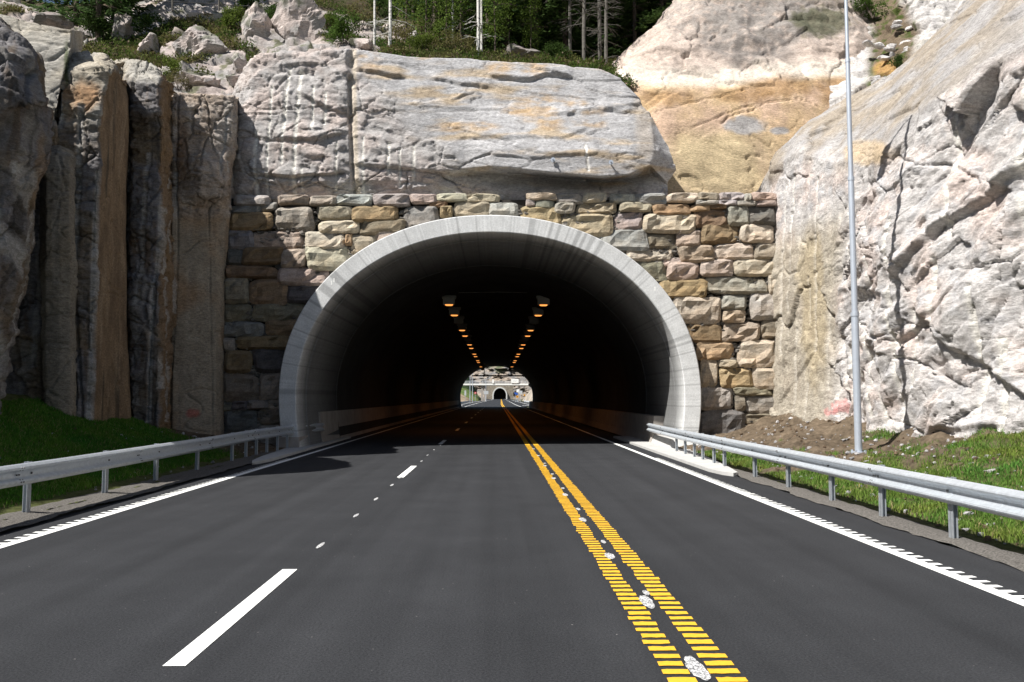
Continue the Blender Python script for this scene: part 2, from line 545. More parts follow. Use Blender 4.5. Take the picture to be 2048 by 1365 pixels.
# lane dashes
y = 5.58
while y < 150:
    road_part('lane_dash', *strip(-2.175, -2.025, y, y + 3.05, 0.004), M['white_paint'])
    y += 12.75
def spot(px, py, a, bb, jag=0.12):
    c = onz(px, py)
    n = 40
    V = []
    f1, f2, f3 = rng.uniform(0, 6.28, 3)
    for k in range(n):
        an = 2 * math.pi * k / n
        rr = 1 + jag * (0.6 * math.sin(2 * an + f1) + 0.5 * math.sin(3 * an + f2) + 0.5 * math.sin(7 * an + f3)) + rng.normal(0, jag * 0.25)
        V.append((c[0] + a * math.cos(an) * rr, c[1] + bb * math.sin(an) * rr, 0.006))
    road_part('paint_spot', V, [tuple(range(n))], M['spray'])
for px, py in ((641, 1092), (712, 1032), (752, 999), (784, 971), (800, 956), (843, 923), (855, 911), (868, 900), (881, 891)):
    spot(px, py, 0.028, 0.20, 0.05)
for cx, cy, a in ((1062, 1292, 1.2), (793, 932, 1.15), (790, 884, 0.55), (593, 684, 1.0), (558, 607, .6), (447, 487, 1), (422, 430, .7), (352, 352, 1), (340, 317, .7),
                  (290, 263, 1), (283, 240, .7), (243, 195, 1), (242, 182, .7), (208, 140, 1), (182, 104, 1)):
    spot(1000 + cx * .3701, 860 + cy * .3701, 0.05 * a, 0.19 * a, 0.1)

# ------------------------------------------------------------------ shoulders and banks
def bank_right(X, Y):
    zc = np.interp(Y, [4, 12, 17.5, 21, 24, 28, 30], [1.6, 1.4, 1.1, 0.85, 1.05, 1.35, 1.4])
    cx = np.interp(Y, [4, 12, 17.5, 21, 24, 28, 30], [13, 12.2, 11.2, 10.4, 10.3, 10.0, 9.9])
    tt = np.clip((X - 5.75) / (cx - 5.75), 0, 1.3)
    P = np.stack([X * 0.9, Y * 0.9, X * 0], -1).reshape(-1, 3)
    nz = fbm(P, 4, 21).reshape(np.shape(X))
    return 0.02 + zc * (0.35 * tt + 0.65 * tt * tt) + 0.24 * nz * np.clip(tt * 5, 0, 1) * 1.1
def bank_left(X, Y):
    zc = np.interp(Y, [4, 10, 15, 20, 24, 27, 30], [1.5, 1.55, 1.5, 1.45, 1.15, 0.75, 0.65])
    tt = np.clip((-7.0 - X) / 3.9, 0, 1.15)
    P = np.stack([X * 0.8, Y * 0.8, X * 0], -1).reshape(-1, 3)
    nz = fbm(P, 4, 31).reshape(np.shape(X))
    return 0.06 + zc * (0.6 * tt + 0.4 * tt * tt) + 0.14 * nz * np.clip(tt * 5, 0, 1)
def soil_col(P, s, wet=1.0):
    n1 = fbm(P * 1.3, 4, s)[:, None]
    n2 = fbm(P * 6, 3, s + 9)[:, None]
    return np.clip(np.array([0.15, 0.115, 0.08]) * (1 + 0.45 * n1 + 0.5 * n2) * wet, 0.02, 0.5)
def green_mask_right(P):
    n = fbm(P * np.array([0.75, 0.5, 0.0]), 4, 41) + 0.45 * fbm(P * np.array([2.2, 1.6, 0.0]), 3, 43)
    side = sstep(26.5, 22.5, P[:, 1]) - 0.62 * sstep(6.6, 8.5, P[:, 0]) * sstep(16.0, 19.0, P[:, 1])
    return np.clip(sstep(-0.25, 0.35, n + side - 0.72), 0, 1)
for nm, fn, xs, sgn in (('bank', bank_right, np.linspace(5.55, 13.5, 140), 1), ('bank', bank_left, np.linspace(-14, -6.75, 130), -1)):
    yy = np.linspace(2, 30.5, 330)
    X, Y = np.meshgrid(xs, yy)
    Z = fn(X, Y)
    P = np.stack([X, Y, Z], -1).reshape(-1, 3)
    C = soil_col(P, 3 if sgn > 0 else 4)
    g = green_mask_right(P) if sgn > 0 else sstep(25.5, 22.5, Y.ravel())
    C = mixc(C, (0.07, 0.10, 0.02), g * 0.7)
    obj(nm, P + np.array([0, 0, 1]) * (fbm(P * 5, 3, 8) * 0.03)[:, None], grid_faces(*X.shape), M['soil'], smooth=True, col=C, kind='structure')
def shoulder(x0, x1, y0, y1, z, mat, name, wob=0.09, n=120, crown=0.03):
    V, Fc = [], []
    k5 = 5
    for k in range(n + 1):
        y = y0 + (y1 - y0) * k / n
        a = x0 + wob * (math.sin(y * 2.1) * 0.5 + math.sin(y * 5.7 + 2) * 0.3 + rng.normal(0, 0.15))
        bq = x1 + wob * (math.sin(y * 1.7 + 1) * 0.5 + math.sin(y * 4.9) * 0.3 + rng.normal(0, 0.15))
        for j in range(k5):
            f = j / (k5 - 1)
            V.append((a + (bq - a) * f, y, z + crown * math.sin(math.pi * min(1, f * 1.3)) + rng.normal(0, 0.004)))
        if k:
            for j in range(k5 - 1):
                i0 = (k - 1) * k5 + j
                Fc.append((i0, i0 + 1, i0 + k5 + 1, i0 + k5))
    return obj(name, V, Fc, mat, kind='structure', smooth=True)
shoulder(5.33, 6.0, 2, 24, 0.012, M['gravel'], 'gravel_shoulder', crown=0.045)
shoulder(-7.35, -6.35, 2, 26, 0.035, M['gravel'], 'gravel_shoulder', crown=0.05)
def apron(pts, name='concrete_apron'):
    top = [(x, y, 0.075) for x, y in pts]
    n = len(top)
    low = [(x, y, -0.05) for x, y in pts]
    obj(name, top + low, [tuple(range(n))] + [(i, (i + n), (i + 1) % n + n, (i + 1) % n) for i in range(n)], M['apron'], kind='structure')
apron([(5.06, 36), (5.02, 30), (5.0, 26), (5.0, 22), (5.0, 19.6), (5.1, 18.8), (5.25, 18.45), (5.42, 18.7), (5.6, 20), (5.95, 23.5), (6.5, 27), (6.6, 36)])
apron([(-6.25, 36), (-6.9, 36), (-6.95, 27.5), (-6.7, 24), (-6.5, 22.4), (-6.36, 21.9), (-6.24, 22.1), (-6.15, 23), (-6.2, 27)])

# ------------------------------------------------------------------ grass (nobody could count the blades)
def grass(name, n, xr, yr, fn, mask, hmin, hmax, s, tint):
    X = rng.uniform(*xr, n)
    Y = rng.uniform(*yr, n)
    P0 = np.stack([X, Y, X * 0], -1)
    k = rng.uniform(0, 1, n) < mask(P0)
    X, Y = X[k], Y[k]
    n = len(X)
    Z = fn(X, Y) - 0.01
    P = np.stack([X, Y, Z], -1)
    an = rng.uniform(0, 2 * np.pi, n)
    clump = 0.55 + 0.65 * np.clip(fbm(P * 1.7, 3, s) + 0.5, 0, 1.3)
    h = rng.uniform(hmin, hmax, n) * clump
    w = rng.uniform(0.004, 0.0095, n)
    lean = rng.uniform(0.1, 0.75, n) * h
    la = rng.uniform(0, 2 * np.pi, n)
    dx = np.stack([np.cos(an) * w, np.sin(an) * w, an * 0], -1)
    ld = np.stack([np.cos(la) * lean, np.sin(la) * lean, h], -1)
    mid = P + ld * np.array([0.35, 0.35, 0.62])
    V = np.stack([P - dx, P + dx, mid + dx * .7, mid - dx * .7, P + ld], 1)
    base = np.arange(n)[:, None] * 5
    Fq = np.concatenate([base + np.array([0, 1, 2]), base + np.array([0, 2, 3]), base + np.array([3, 2, 4])])
    c = np.asarray(tint) * rng.uniform(0.6, 1.35, (n, 1)) * (1 + np.array([0.5, 0.1, 0.2]) * fbm(P * 0.9, 2, s + 3)[:, None])
    dry = rng.uniform(0, 1, n) < 0.07
    c[dry] = np.array([0.26, 0.22, 0.10])
    C = np.repeat(np.clip(c, 0.01, 0.6), 5, 0)
    obj(name, V.reshape(-1, 3), Fq, M['grass'], col=C, kind='stuff')
grass('grass', 330000, (5.9, 12.2), (5, 27.5), bank_right, lambda P: green_mask_right(P) ** 1.3 * sstep(5.85, 6.25, P[:, 0]), 0.04, 0.14, 51, (0.095, 0.16, 0.026))
grass('grass', 300000, (-11.2, -7.2), (8, 26), bank_left, lambda P: sstep(25.6, 22.0, P[:, 1] + 0.8 * (P[:, 0] + 9)) * sstep(-7.2, -7.5, P[:, 0]), 0.04, 0.12, 52, (0.07, 0.175, 0.016))

def clods(n, xr, yr, fn, s):
    g = np.random.default_rng(s)
    pr = [polytope(9, (1, 1, .7), 900 + q, 7, 5) for q in range(5)]
    Vs, Fs, Cs, k = [], [], [], 0
    for _ in range(n):
        x, y = g.uniform(*xr), g.uniform(*yr)
        V, Fq = pr[int(g.integers(5))]
        r = 0.018 + 0.05 * g.random() ** 3
        z = float(fn(np.array([x]), np.array([y]))[0])
        Vs.append(V * r * g.uniform(.7, 1.3, 3) + np.array([x, y, z + 0.02]))
        Fs.append(Fq + k)
        Cs.append(np.tile((GREY if g.random() < .55 else np.array([0.17, 0.12, 0.08])) * g.uniform(.6, 1.2), (len(V), 1)))
        k += len(V)
    obj('rubble', np.concatenate(Vs), np.concatenate(Fs), M['soil'], col=np.concatenate(Cs), kind='stuff')
# ------------------------------------------------------------------ rock
GREY, PINK, WHITE = np.array([0.49, 0.475, 0.472]), np.array([0.57, 0.495, 0.465]), np.array([0.62, 0.60, 0.57])
TAN, ORANGE, BROWN, DARK = np.array([0.43, 0.33, 0.21]), np.array([0.52, 0.31, 0.11]), np.array([0.25, 0.165, 0.09]), np.array([0.17, 0.165, 0.16])
clods(900, (5.9, 10.4), (8, 27.5), bank_right, 71)
clods(250, (-10, -7.0), (9, 29), bank_left, 72)
def ledge(P, period, rn, s, wob=0.5):
    q = P[:, 2] / period + rn * 5.0 + wob * fbm(P * (0.45 / period), 2, s)
    return 1 - (q - np.floor(q))
def ridge(P, s):
    return 1 - 2 * np.abs(gnoise(P, s))
def cracks(P, size, s, w=0.02, keep=0.3):
    """thin open joints between large broken blocks"""
    q = P / np.array(size)
    q = q + np.stack([gnoise(q * 1.3 + 9 * j, s + j) for j in range(3)], 1) * 0.16 + 0.03 * np.stack([gnoise(q * 6 + 9 * j, s + j + 4) for j in range(3)], 1)
    f1, f2, rn, dv = voro(q, s)
    return (1 - sstep(w * 0.4, w, f2 - f1)) * (gnoise(P * 0.8, s + 9) > -keep)
def rough_rock(P, s, k=1.0, size=(1.5, 1.5, 1.0), big=0.17, mid=0.07, led=0.08, fine=1.0):
    """blast-broken rock: tilted facets, broken overhanging ledges, sharp small creases"""
    s0 = np.array(size)
    a, e1, r1 = blocks(P, s0, s, tilt=1.0, warp=0.12)
    b_, e2, r2 = blocks(P, s0 * np.array([0.36, 0.36, 0.3]), s + 11, tilt=1.0, warp=0.12)
    d = big * a + mid * b_
    d += led * ledge(P, 0.42 * s0[2], r1, s + 3) * (0.2 + 1.1 * r1)
    d += 0.4 * led * ledge(P, 0.15 * s0[2], r2, s + 5) * (0.2 + 1.1 * r2)
    d += fine * (0.03 * ridge(P * np.array([1.7, 1.7, 2.6]), s + 31) + 0.018 * ridge(P * np.array([4, 4, 7.5]), s + 33) + 0.008 * ridge(P * np.array([9, 9, 16]), s + 35))
    d -= 0.10 * (1 - sstep(0.0, 0.035, e1)) * (r1 > 0.35)
    return d * k
def slab_rock(P, s, k=1.0, size=(3.2, 3.2, 0.9), skew=0.0):
    Q = P.copy()
    Q[:, 2] = Q[:, 2] + skew * Q[:, 0]
    a, e1, _ = blocks(Q, size, s, tilt=0.35, warp=0.45)
    b_, e2, _ = blocks(Q, np.array(size) * np.array([0.4, 0.4, 0.3]), s + 11, tilt=0.4, warp=0.4)
    d = 0.07 * a + 0.018 * b_ + 0.03 * fbm(Q * np.array([0.8, 0.8, 2.2]), 4, s + 31) + 0.008 * fbm(Q * np.array([4, 4, 14]), 3, s + 37)
    d -= 0.06 * (1 - sstep(0.0, 0.03, e1))
    return d * k
def blob(px, py, cx, cy, rx, ry, n, soft=0.5):
    q = ((px - cx) / rx) ** 2 + ((py - cy) / ry) ** 2
    return 1 - sstep(1 - soft, 1 + soft, q + n * 0.55)
def streaks(P, lines, jitter, s):
    """pale half-barrels left by the blast drills: x position along 'u', z from..to"""
    u = P[:, jitter]
    m = np.zeros(len(P))
    wob = 0.03 * gnoise(P * 0.5, s)
    for (u0, lean, z0, z1, w) in lines:
        d = np.abs(u - (u0 + lean * (P[:, 2] - z0)) - wob)
        br = sstep(-0.9, -0.5, gnoise(np.stack([P[:, 0] * 0.2 + u0 * 3, P[:, 1] * 0.2, P[:, 2] * 1.5], -1), s + 3))
        m = np.maximum(m, (1 - sstep(w * 1.0, w * 1.9, d)) * (P[:, 2] > z0) * (P[:, 2] < z1) * br)
    return m

# --- the face above the portal: blasted on the left, a smooth bedded slab with an undercut lip on the right
YW = 28.75                                               # plane of the stone wall's front
ca = [452, 478, 500, 560, 640, 692, 704, 800, 870, 930, 985, 1100, 1200, 1260, 1300, 1335]
def prow(pys, Ys, cols=ca):
    pys = pys if isinstance(pys, (list, tuple)) else [pys] * len(cols)
    Ys = Ys if isinstance(Ys, (list, tuple)) else [Ys] * len(cols)
    return [at(x, y, Y) for x, y, Y in zip(cols, pys, Ys)]
r0 = prow(440, 29.5)
r1 = prow(385, [29.6] + [29.3] * 7 + [29.35] * 8)
r2 = prow([362] * 8 + [360, 350, 345, 356, 362, 358, 342, 372], [29.8, 29.2, 29.1] + [29.1] * 5 + [29.2, 29.4, 29.6, 29.8, 29.8, 29.7, 29.5, 29.5])
r3 = prow([345] * 8 + [342, 338, 333, 346, 354, 350, 332, 365], [29.9, 29.2, 29.1] + [29.05] * 5 + [29.05, 28.95, 28.5, 28.3, 28.3, 28.4, 28.6, 29.4])
r4 = prow([290] * 8 + [290, 292, 300, 305, 305, 302, 298, 340], [30.0, 29.2, 29.05] + [29.0] * 4 + [29.05, 29.0, 28.9, 28.5, 28.35, 28.35, 28.45, 28.7, 29.4],
          [455, 480, 500, 560, 640, 692, 704, 800, 870, 930, 985, 1100, 1200, 1260, 1310, 1352])
r5 = prow([205] * 13 + [210, 225, 290], [30.1, 29.3, 29.1] + [29.05] * 3 + [29.15, 29.2, 29.2] + [29.2] * 7,
          [462, 482, 500, 560, 640, 692, 704, 800, 870, 930, 985, 1100, 1200, 1258, 1300, 1335])
top_y = [170, 135, 116, 105, 103, 98, 100, 112, 116, 118, 122, 130, 140, 158, 195, 250]
r6 = prow(top_y, [30.4, 29.5, 29.3] + [29.3] * 3 + [29.6] * 10, [470, 490, 505, 560, 640, 692, 704, 800, 870, 930, 985, 1100, 1200, 1240, 1275, 1312])
r7 = [p + np.array([0, 0.7, 0.05]) for p in r6]
r8 = [p + np.array([0, 4.0, 0.0]) for p in r6]
B = loft([r0, r1, r2, r3, r4, r5, r6, r7, r8], 0.042, 1)
def wall_parts(P):
    px, py = project(P)
    n = fbm(P * 0.9, 4, 91)
    rough = 1 - sstep(-1.0, 0.6, (P[:, 0] - np.interp(P[:, 2], [8, 9.5, 11, 12, 14], [4.5, -0.6, -2.6, -3.4, -5.0])) + n * 1.2)
    rough = np.maximum(rough, 1 - sstep(9.0, 9.5, P[:, 2]))
    return px, py, n, rough
def f_disp(P):
    px, py, n, rough = wall_parts(P)
    d = rough * (rough_rock(P, 101, 0.75, (1.5, 1.5, 1.1), 0.02, 0.025, 0.03, 0.8) + 0.13 * facets(P, (1.9, 1.9, 1.3), 103) + 0.05 * facets(P, (.5, .5, .3), 104) - 0.07 * cracks(P, (1.9, 1.9, 1.1), 265, 0.022) - 0.02 * cracks(P, (.6, .6, .35), 267, 0.04, 0.0)) + 0.5 * (1 - rough) * slab_rock(P, 120, 1.0, (3.5, 3.5, 0.8), 0.06)
    d -= 0.25 * (1 - sstep(0.02, 0.10, np.abs(P[:, 0] + 5.12 + 0.05 * (P[:, 2] - 10)))) * (P[:, 2] < 13.3) * 0.6
    d -= 0.035 * streaks(P, PL, 0, 5)
    for xs_, ys_, amp, run in (([707, 750, 806], [140, 147, 158], 0.13, 30), ([864, 920, 982], [159, 170, 177], 0.09, 25), ([905, 930, 957], [203, 192, 189], 0.06, 20), ([981, 1062, 1092, 1140], [155, 162, 150, 156], 0.12, 25),
                               ([1203, 1266], [219, 228], 0.10, 25), ([918, 1122, 1175], [279, 279, 261], 0.06, 30), ([1100, 1200, 1290], [232, 226, 205], 0.05, 20), ([985, 1060, 1200], [310, 318, 308], 0.05, 15),
                               ([500, 580, 690], [350, 356, 345], 0.15, 30), ([555, 640, 690], [279, 280, 272], 0.12, 35), ([715, 790, 865], [330, 338, 345], 0.14, 40), ([600, 650, 690], [190, 215, 232], 0.12, 40)):
        dy = np.interp(px, xs_, ys_) + 4 * gnoise(P * 1.5, 207) + 2 * gnoise(P * 5, 208) - py
        ends = sstep(xs_[0] - 10, xs_[0] + 12, px) * (1 - sstep(xs_[-1] - 12, xs_[-1] + 10, px))
        d += amp * ends * sstep(-1, 5, dy) * np.exp(-np.maximum(dy - 4, 0) / run) - 0.3 * amp * ends * np.exp(-((dy + 2) / 1.8) ** 2)
    return d
PL = [(-8.55, 0.02, 8.6, 11.2, .035), (-8.15, 0.03, 8.8, 12.9, .03), (-7.62, 0.05, 10.0, 13.6, .04), (-7.2, 0.035, 8.7, 13.5, .05), (-6.55, 0.01, 11.2, 12.8, .035), (-6.1, 0.0, 11.4, 12.6, .03), (-6.9, 0, 9, 9.9, .03),
      (-4.75, 0.0, 8.9, 11.0, .03), (-3.85, 0.01, 9.6, 10.8, .035), (-3.45, 0, 9.2, 10.6, .03), (-2.95, 0.0, 9.4, 10.7, .04), (-5.7, .02, 9, 10.8, .025), (3.2, -0.12, 9.6, 10.6, .03)]
def f_col(P):
    px, py, n, rough = wall_parts(P)
    n2 = fbm(P * np.array([0.5, 0.5, 2.5]), 4, 95)
    C = mixc(GREY * 0.92, PINK * 0.98, sstep(-0.3, 0.5, n) * rough)
    C = mixc(C, GREY * np.array([0.9, 0.93, 0.97]), (1 - rough) * 0.9)
    C = mixc(C, TAN * 1.15, (1 - rough) * sstep(0.0, 0.55, n2) * 0.75)
    o = np.zeros(len(P))
    for bx in ((735, 125, 28, 26), (1085, 205, 45, 26), (1050, 228, 40, 18), (1100, 245, 26, 14), (1068, 140, 24, 16), (1190, 235, 26, 22), (930, 255, 60, 10), (1155, 215, 20, 30), (1000, 135, 30, 12), (850, 110, 30, 10)):
        o = np.maximum(o, blob(px, py, *bx, n * 1.6, 0.95))
    C = mixc(C, np.array([0.50, 0.34, 0.18]), o * 0.75 * sstep(-0.5, 0.35, n2 + 0.6 * fbm(P * np.array([2.5, 2.5, 6]), 3, 97)))
    C = mixc(C, np.array([0.60, 0.53, 0.44]), (1 - sstep(0.05, 0.16, np.abs(P[:, 0] + 5.0 + 0.05 * (P[:, 2] - 10)))) * 0.9)
    C = mixc(C, TAN, blob(px, py, 1290, 250, 18, 90, n * 2, 0.95) * 0.35)
    return mixc(C, np.array([0.76, 0.74, 0.70]), streaks(P, PL, 0, 5) * 0.95)
surf('portal_rock_face', B, f_disp, f_col, M['rock'], kind='structure')

# --- the pale dome and orange cut face behind, on the right
cx_ = [1190, 1225, 1260, 1330, 1420, 1520, 1620, 1700, 1760, 1830]
def drow(px, py, Y):
    return [at(a, b_, c) for a, b_, c in zip(px, py, Y)]
Yr = [32.8, 32.2, 31.8, 31.6, 31.8, 32, 32.2, 32.4, 32.6, 33]
d0 = drow(cx_, [440] * 10, [y - .3 for y in Yr])
d1 = drow(cx_, [330, 320, 310] + [300] * 7, Yr)
d2 = drow([1200, 1232, 1270, 1335, 1420, 1520, 1620, 1705, 1760, 1830], [200, 190, 185, 178, 176, 165, 150, 150, 170, 180], [y + .5 for y in Yr])
d3 = drow([1208, 1238, 1275, 1340, 1425, 1520, 1620, 1715, 1765, 1830], [160, 140, 130, 130, 125, 110, 85, 100, 150, 175], [y + 1.3 for y in Yr])
d4 = drow([1214, 1240, 1282, 1335, 1410, 1520, 1620, 1700, 1745, 1800], [138, 112, 86, 52, 20, 0, -10, 10, 60, 120], [y + 3 for y in Yr])
d5 = drow([1225, 1250, 1292, 1345, 1410, 1520, 1620, 1690, 1725, 1760], [122, 100, 68, 5, -60, -110, -130, -90, -20, 40], [y + 5.5 for y in Yr])
d6 = [p + np.array([0.4, 5, 0.6]) for p in d5]
Bd = loft([d0, d1, d2, d3, d4, d5, d6], 0.06, 5)
def d_disp(P):
    px, py = project(P)
    up = 1 - sstep(120, 190, py)
    d = slab_rock(P, 140, 0.55, (3.5, 3.5, 2.0), 0.5) + 0.12 * facets(P, (2.2, 2.2, 1.8), 141) + up * (0.25 * facets(P, (1.5, 1.5, 1.3), 142) + 0.06 * facets(P, (.5, .5, .4), 143) + 0.10 * fbm(P * 0.8, 5, 151) + 0.05 * blocks(P, (1.8, 1.8, 1.8), 155)[0])
    for pts in (([1310, 1400, 1500], [225, 200, 178]), ([1350, 1450, 1520], [270, 230, 205]), ([1440, 1500, 1560, 1600, 1640], [245, 220, 200, 200, 215]), ([1530, 1535, 1545], [95, 115, 140])):
        yy = np.interp(px, *pts)
        d -= 0.07 * (1 - sstep(0.5, 2.0, np.abs(py - yy + 7 * gnoise(P * 1.3, 3) + 4 * gnoise(P * 4, 4)))) * sstep(-0.35, 0.0, gnoise(P * 0.9, 7)) * (px > pts[0][0]) * (px < pts[0][-1])
    return d
def d_col(P):
    px, py = project(P)
    n, n2 = fbm(P * 0.7, 4, 161), fbm(P * 3.0, 4, 165)
    e = np.interp(px, [1200, 1300, 1420, 1560, 1720], [170, 168, 172, 158, 150])
    C = mixc(np.array([0.525, 0.39, 0.244]), np.array([0.525, 0.384, 0.287]), sstep(-0.3, 0.4, n))
    C = mixc(C, np.array([0.525, 0.427, 0.275]), blob(px, py, 1430, 330, 120, 70, n, 0.9))
    for bx in ((1560, 170, 70, 22), (1490, 190, 60, 14), (1330, 195, 60, 16), (1680, 180, 40, 30), (1240, 190, 30, 20)):
        C = mixc(C, np.array([0.36, 0.225, 0.11]), blob(px, py, *bx, n2 * 1.5, 0.95) * 0.75)
    C = mixc(C, GREY * 0.75, np.maximum(blob(px, py, 1490, 252, 42, 18, n2), blob(px, py, 1560, 262, 20, 8, n2)))
    C = mixc(C, np.array([0.61, 0.555, 0.488]), 1 - sstep(e - 14, e + 8, py + n * 10))
    C = mixc(C, np.array([0.46, 0.385, 0.339]), 1 - sstep(e - 50, e - 18, py + n2 * 14))
    C = mixc(C, np.array([0.19, 0.175, 0.165]), np.clip(blob(px, py, 1510, 30, 115, 105, n, 0.5) * sstep(-0.6, 0.3, n2 + 0.2), 0, 1) * 0.9)
    C = mixc(C, np.array([0.27, 0.25, 0.235]), (1 - sstep(40, 110, py)) * sstep(-0.3, 0.3, n2) * 0.7)
    C = mixc(C, np.array([0.06, 0.07, 0.035]), blob(px, py, 1640, 40, 60, 30, n2 * 1.5) * 0.8)
    return np.clip(C * 1.16, 0, 0.75)
surf('rock_dome', Bd, d_disp, d_col, M['rock'], kind='structure')

# --- gully and rock above the slope on the far right
g0 = drow([1660, 1720, 1760, 1810, 1880, 1980, 2100, 2300], [240, 215, 200, 190, 150, 100, 40, -20], [31.5, 31, 30.8, 30.5, 30, 29.6, 29, 28])
g1 = drow([1660, 1720, 1760, 1810, 1870, 1980, 2100, 2300], [190, 170, 150, 125, 85, 50, 0, -60], [32.5, 32, 31.8, 31.6, 31.6, 31.4, 31, 30])
g2 = drow([1660, 1720, 1760, 1800, 1850, 1960, 2100, 2300], [120, 105, 95, 65, 45, 20, -40, -120], [34.5, 34.2, 34, 33.6, 32.6, 32.4, 32, 32])
g3 = drow([1650, 1710, 1740, 1790, 1830, 1960, 2100, 2300], [60, 50, 40, 20, -20, -60, -120, -200], [37, 36.5, 36, 35.5, 34, 34, 34, 34])
g4 = drow([1650, 1710, 1740, 1790, 1830, 1960, 2100, 2300], [0, -20, -40, -60, -120, -160, -200, -300], [40, 40, 39, 39, 38, 38, 38, 38])
Bg = loft([g0, g1, g2, g3, g4], 0.07, 6)
def g_disp(P):
    px, py = project(P)
    return 0.7 * rough_rock(P, 171, 0.9, (1.2, 1.2, 0.8))
def g_col(P):
    px, py = project(P)
    n, n2 = fbm(P * 0.8, 4, 181), fbm(P * 2.5, 4, 185)
    gl = np.interp(py, [-50, 0, 60, 120, 200], [1730, 1755, 1790, 1790, 1770])
    soil = 1 - sstep(30, 62, np.abs(px - gl) + n * 14)
    C = mixc(GREY * 1.05, WHITE, sstep(0, 0.5, n))
    C = mixc(C, np.array([0.20, 0.19, 0.18]), sstep(0.0, 0.4, n2) * 0.6 * (1 - sstep(30, 60, py)))
    C = mixc(C, np.array([0.13, 0.095, 0.06]), soil * 0.95)
    C = mixc(C, np.array([0.06, 0.08, 0.02]), soil * sstep(0.0, 0.3, n2))
    return mixc(C, ORANGE, blob(px, py, 1775, 140, 30, 14, n2) * 0.6)
surf('hillside', Bg, g_disp, g_col, M['rock'], kind='structure')

# --- the cut along the right of the road
base = [(9.35, 30.2), (9.6, 29.2), (9.85, 27.2), (10.15, 25.0), (10.2, 23.2), (10.1, 21.3), (10.55, 19.3), (11.0, 17.6), (11.6, 15.6), (12.3, 12.5), (13.2, 8.5)]
zb = [8.9, 9.9, 10.0, 9.0, 8.5, 8.3, 9.0, 9.3, 9.6, 9.4, 9.0]
rim = drow([1508, 1570, 1620, 1670, 1715, 1785, 1850, 1939, 2070, 2500, 3300], [392, 296, 243, 212, 187, 143, 84, 0, -110, -420, -800], [30.3, 30.0, 29.4, 28.9, 28.4, 27.7, 27.0, 26.0, 24.5, 19, 13])
q0 = [np.array([x - 0.35, y - 0.1, -0.5]) for x, y in base]
q1 = [np.array([x - 0.1, y, 1.6]) for x, y in base]
q2 = [np.array([x + 0.05, y, z * 0.5]) for (x, y), z in zip(base, zb)]
q3 = [np.array([x + 0.28, y + 0.1, z]) for (x, y), z in zip(base, zb)]
q4 = [0.5 * a + 0.5 * b_ + np.array([0.0, 0, 0.25]) for a, b_ in zip(q3, rim)]
q5 = rim
q6 = [p + np.array([1.4, 1.0, -0.1]) for p in rim]
q7 = [p + np.array([4.5, 3.0, 0.6]) for p in rim]
Bc = loft([q0, q1, q2, q3, q4, q5, q6, q7], 0.036, 1, [1] * 7 + [.8, .35, .25], [1, 1, 1, .8, .8, .3, .2])
RL = []
for k in range(34):
    u0 = 8.5 + k * 0.62 + random.uniform(-0.18, 0.18)
    z0 = random.choice([0.6, 1.2, 2.0, 3.2, 4.6, 5.5])
    RL.append((u0, random.uniform(-0.015, 0.015), z0, min(9.3, z0 + random.uniform(1.2, 4.2)), random.uniform(0.035, 0.06)))
    if random.random() < 0.5:
        RL.append((u0 + random.uniform(-0.1, 0.1), 0.0, z0 + 3.5, min(9.3, z0 + random.uniform(4.5, 6)), 0.035))
def c_parts(P):
    px, py = project(P)
    n = fbm(P * 0.7, 4, 191)
    zt = np.interp(P[:, 1], [8, 12, 15, 17.6, 19.3, 21.3, 23.2, 25, 27.2, 30], [9, 9.4, 9.6, 9.3, 9.0, 8.3, 8.5, 9.0, 10, 9.5])
    up = sstep(-0.5, 0.5, P[:, 2] - zt + 0.5 * n)
    return px, py, n, up
def c_disp(P):
    px, py, n, up = c_parts(P)
    Q = P.copy()
    Q[:, 2] += 0.4 * Q[:, 1]                              # joints dip towards the tunnel
    low = 0.55 * facets(Q, (3.6, 3.6, 3.0), 209) + 0.30 * facets(Q, (1.25, 1.25, 1.1), 203) + 0.07 * facets(Q, (0.42, 0.42, 0.36), 205) + rough_rock(Q, 201, 1.0, (1.9, 1.9, 1.7), 0.0, 0.02, 0.014, 0.75)
    low = low - 0.09 * cracks(Q, (2.6, 2.6, 1.9), 261, 0.022) - 0.05 * cracks(Q, (0.9, 0.9, 0.6), 263, 0.035, 0.0)
    for xs_, ys_, amp, run in (([1800, 1850, 1895, 1930, 1975, 2020, 2080], [560, 505, 455, 430, 405, 365, 330], 0.42, 90), ([1855, 1900, 1960, 2050, 2150], [640, 700, 735, 800, 850], 0.26, 120), ([1685, 1730, 1790], [592, 588, 600], 0.16, 60),
                            ([1740, 1780, 1800], [705, 715, 690], 0.12, 50), ([1885, 1930, 1995], [868, 866, 858], 0.2, 30), ([1640, 1660, 1690], [520, 545, 552], 0.15, 60), ([1700, 1740, 1790, 1830], [420, 400, 380, 345], 0.15, 60)):
        dy = np.interp(px, xs_, ys_) + 5 * gnoise(P * 1.5, 207) - py
        ends = sstep(xs_[0] - 25, xs_[0] + 10, px) * (1 - sstep(xs_[-1] - 10, xs_[-1] + 25, px))
        low = low + 0.85 * amp * ends * sstep(-2, 16, dy) * np.exp(-np.maximum(dy - 12, 0) / run)
    hi = slab_rock(P, 215, 1.1, (4, 4, 2.2), 0.3) + 0.06 * fbm(P * 0.6, 4, 217)
    yl_ = sstep(24.0, 25.2, P[:, 1] + 0.15 * (P[:, 2] - 4))  # the flat yellowish slab beside the wall
    low = low * (1 - 0.8 * yl_) + slab_rock(P, 219, 1.2, (2.4, 2.4, 3.5)) * yl_
    return low * (1 - up) + hi * up - 0.06 * streaks(P, RL, 1, 6) * (1 - up)
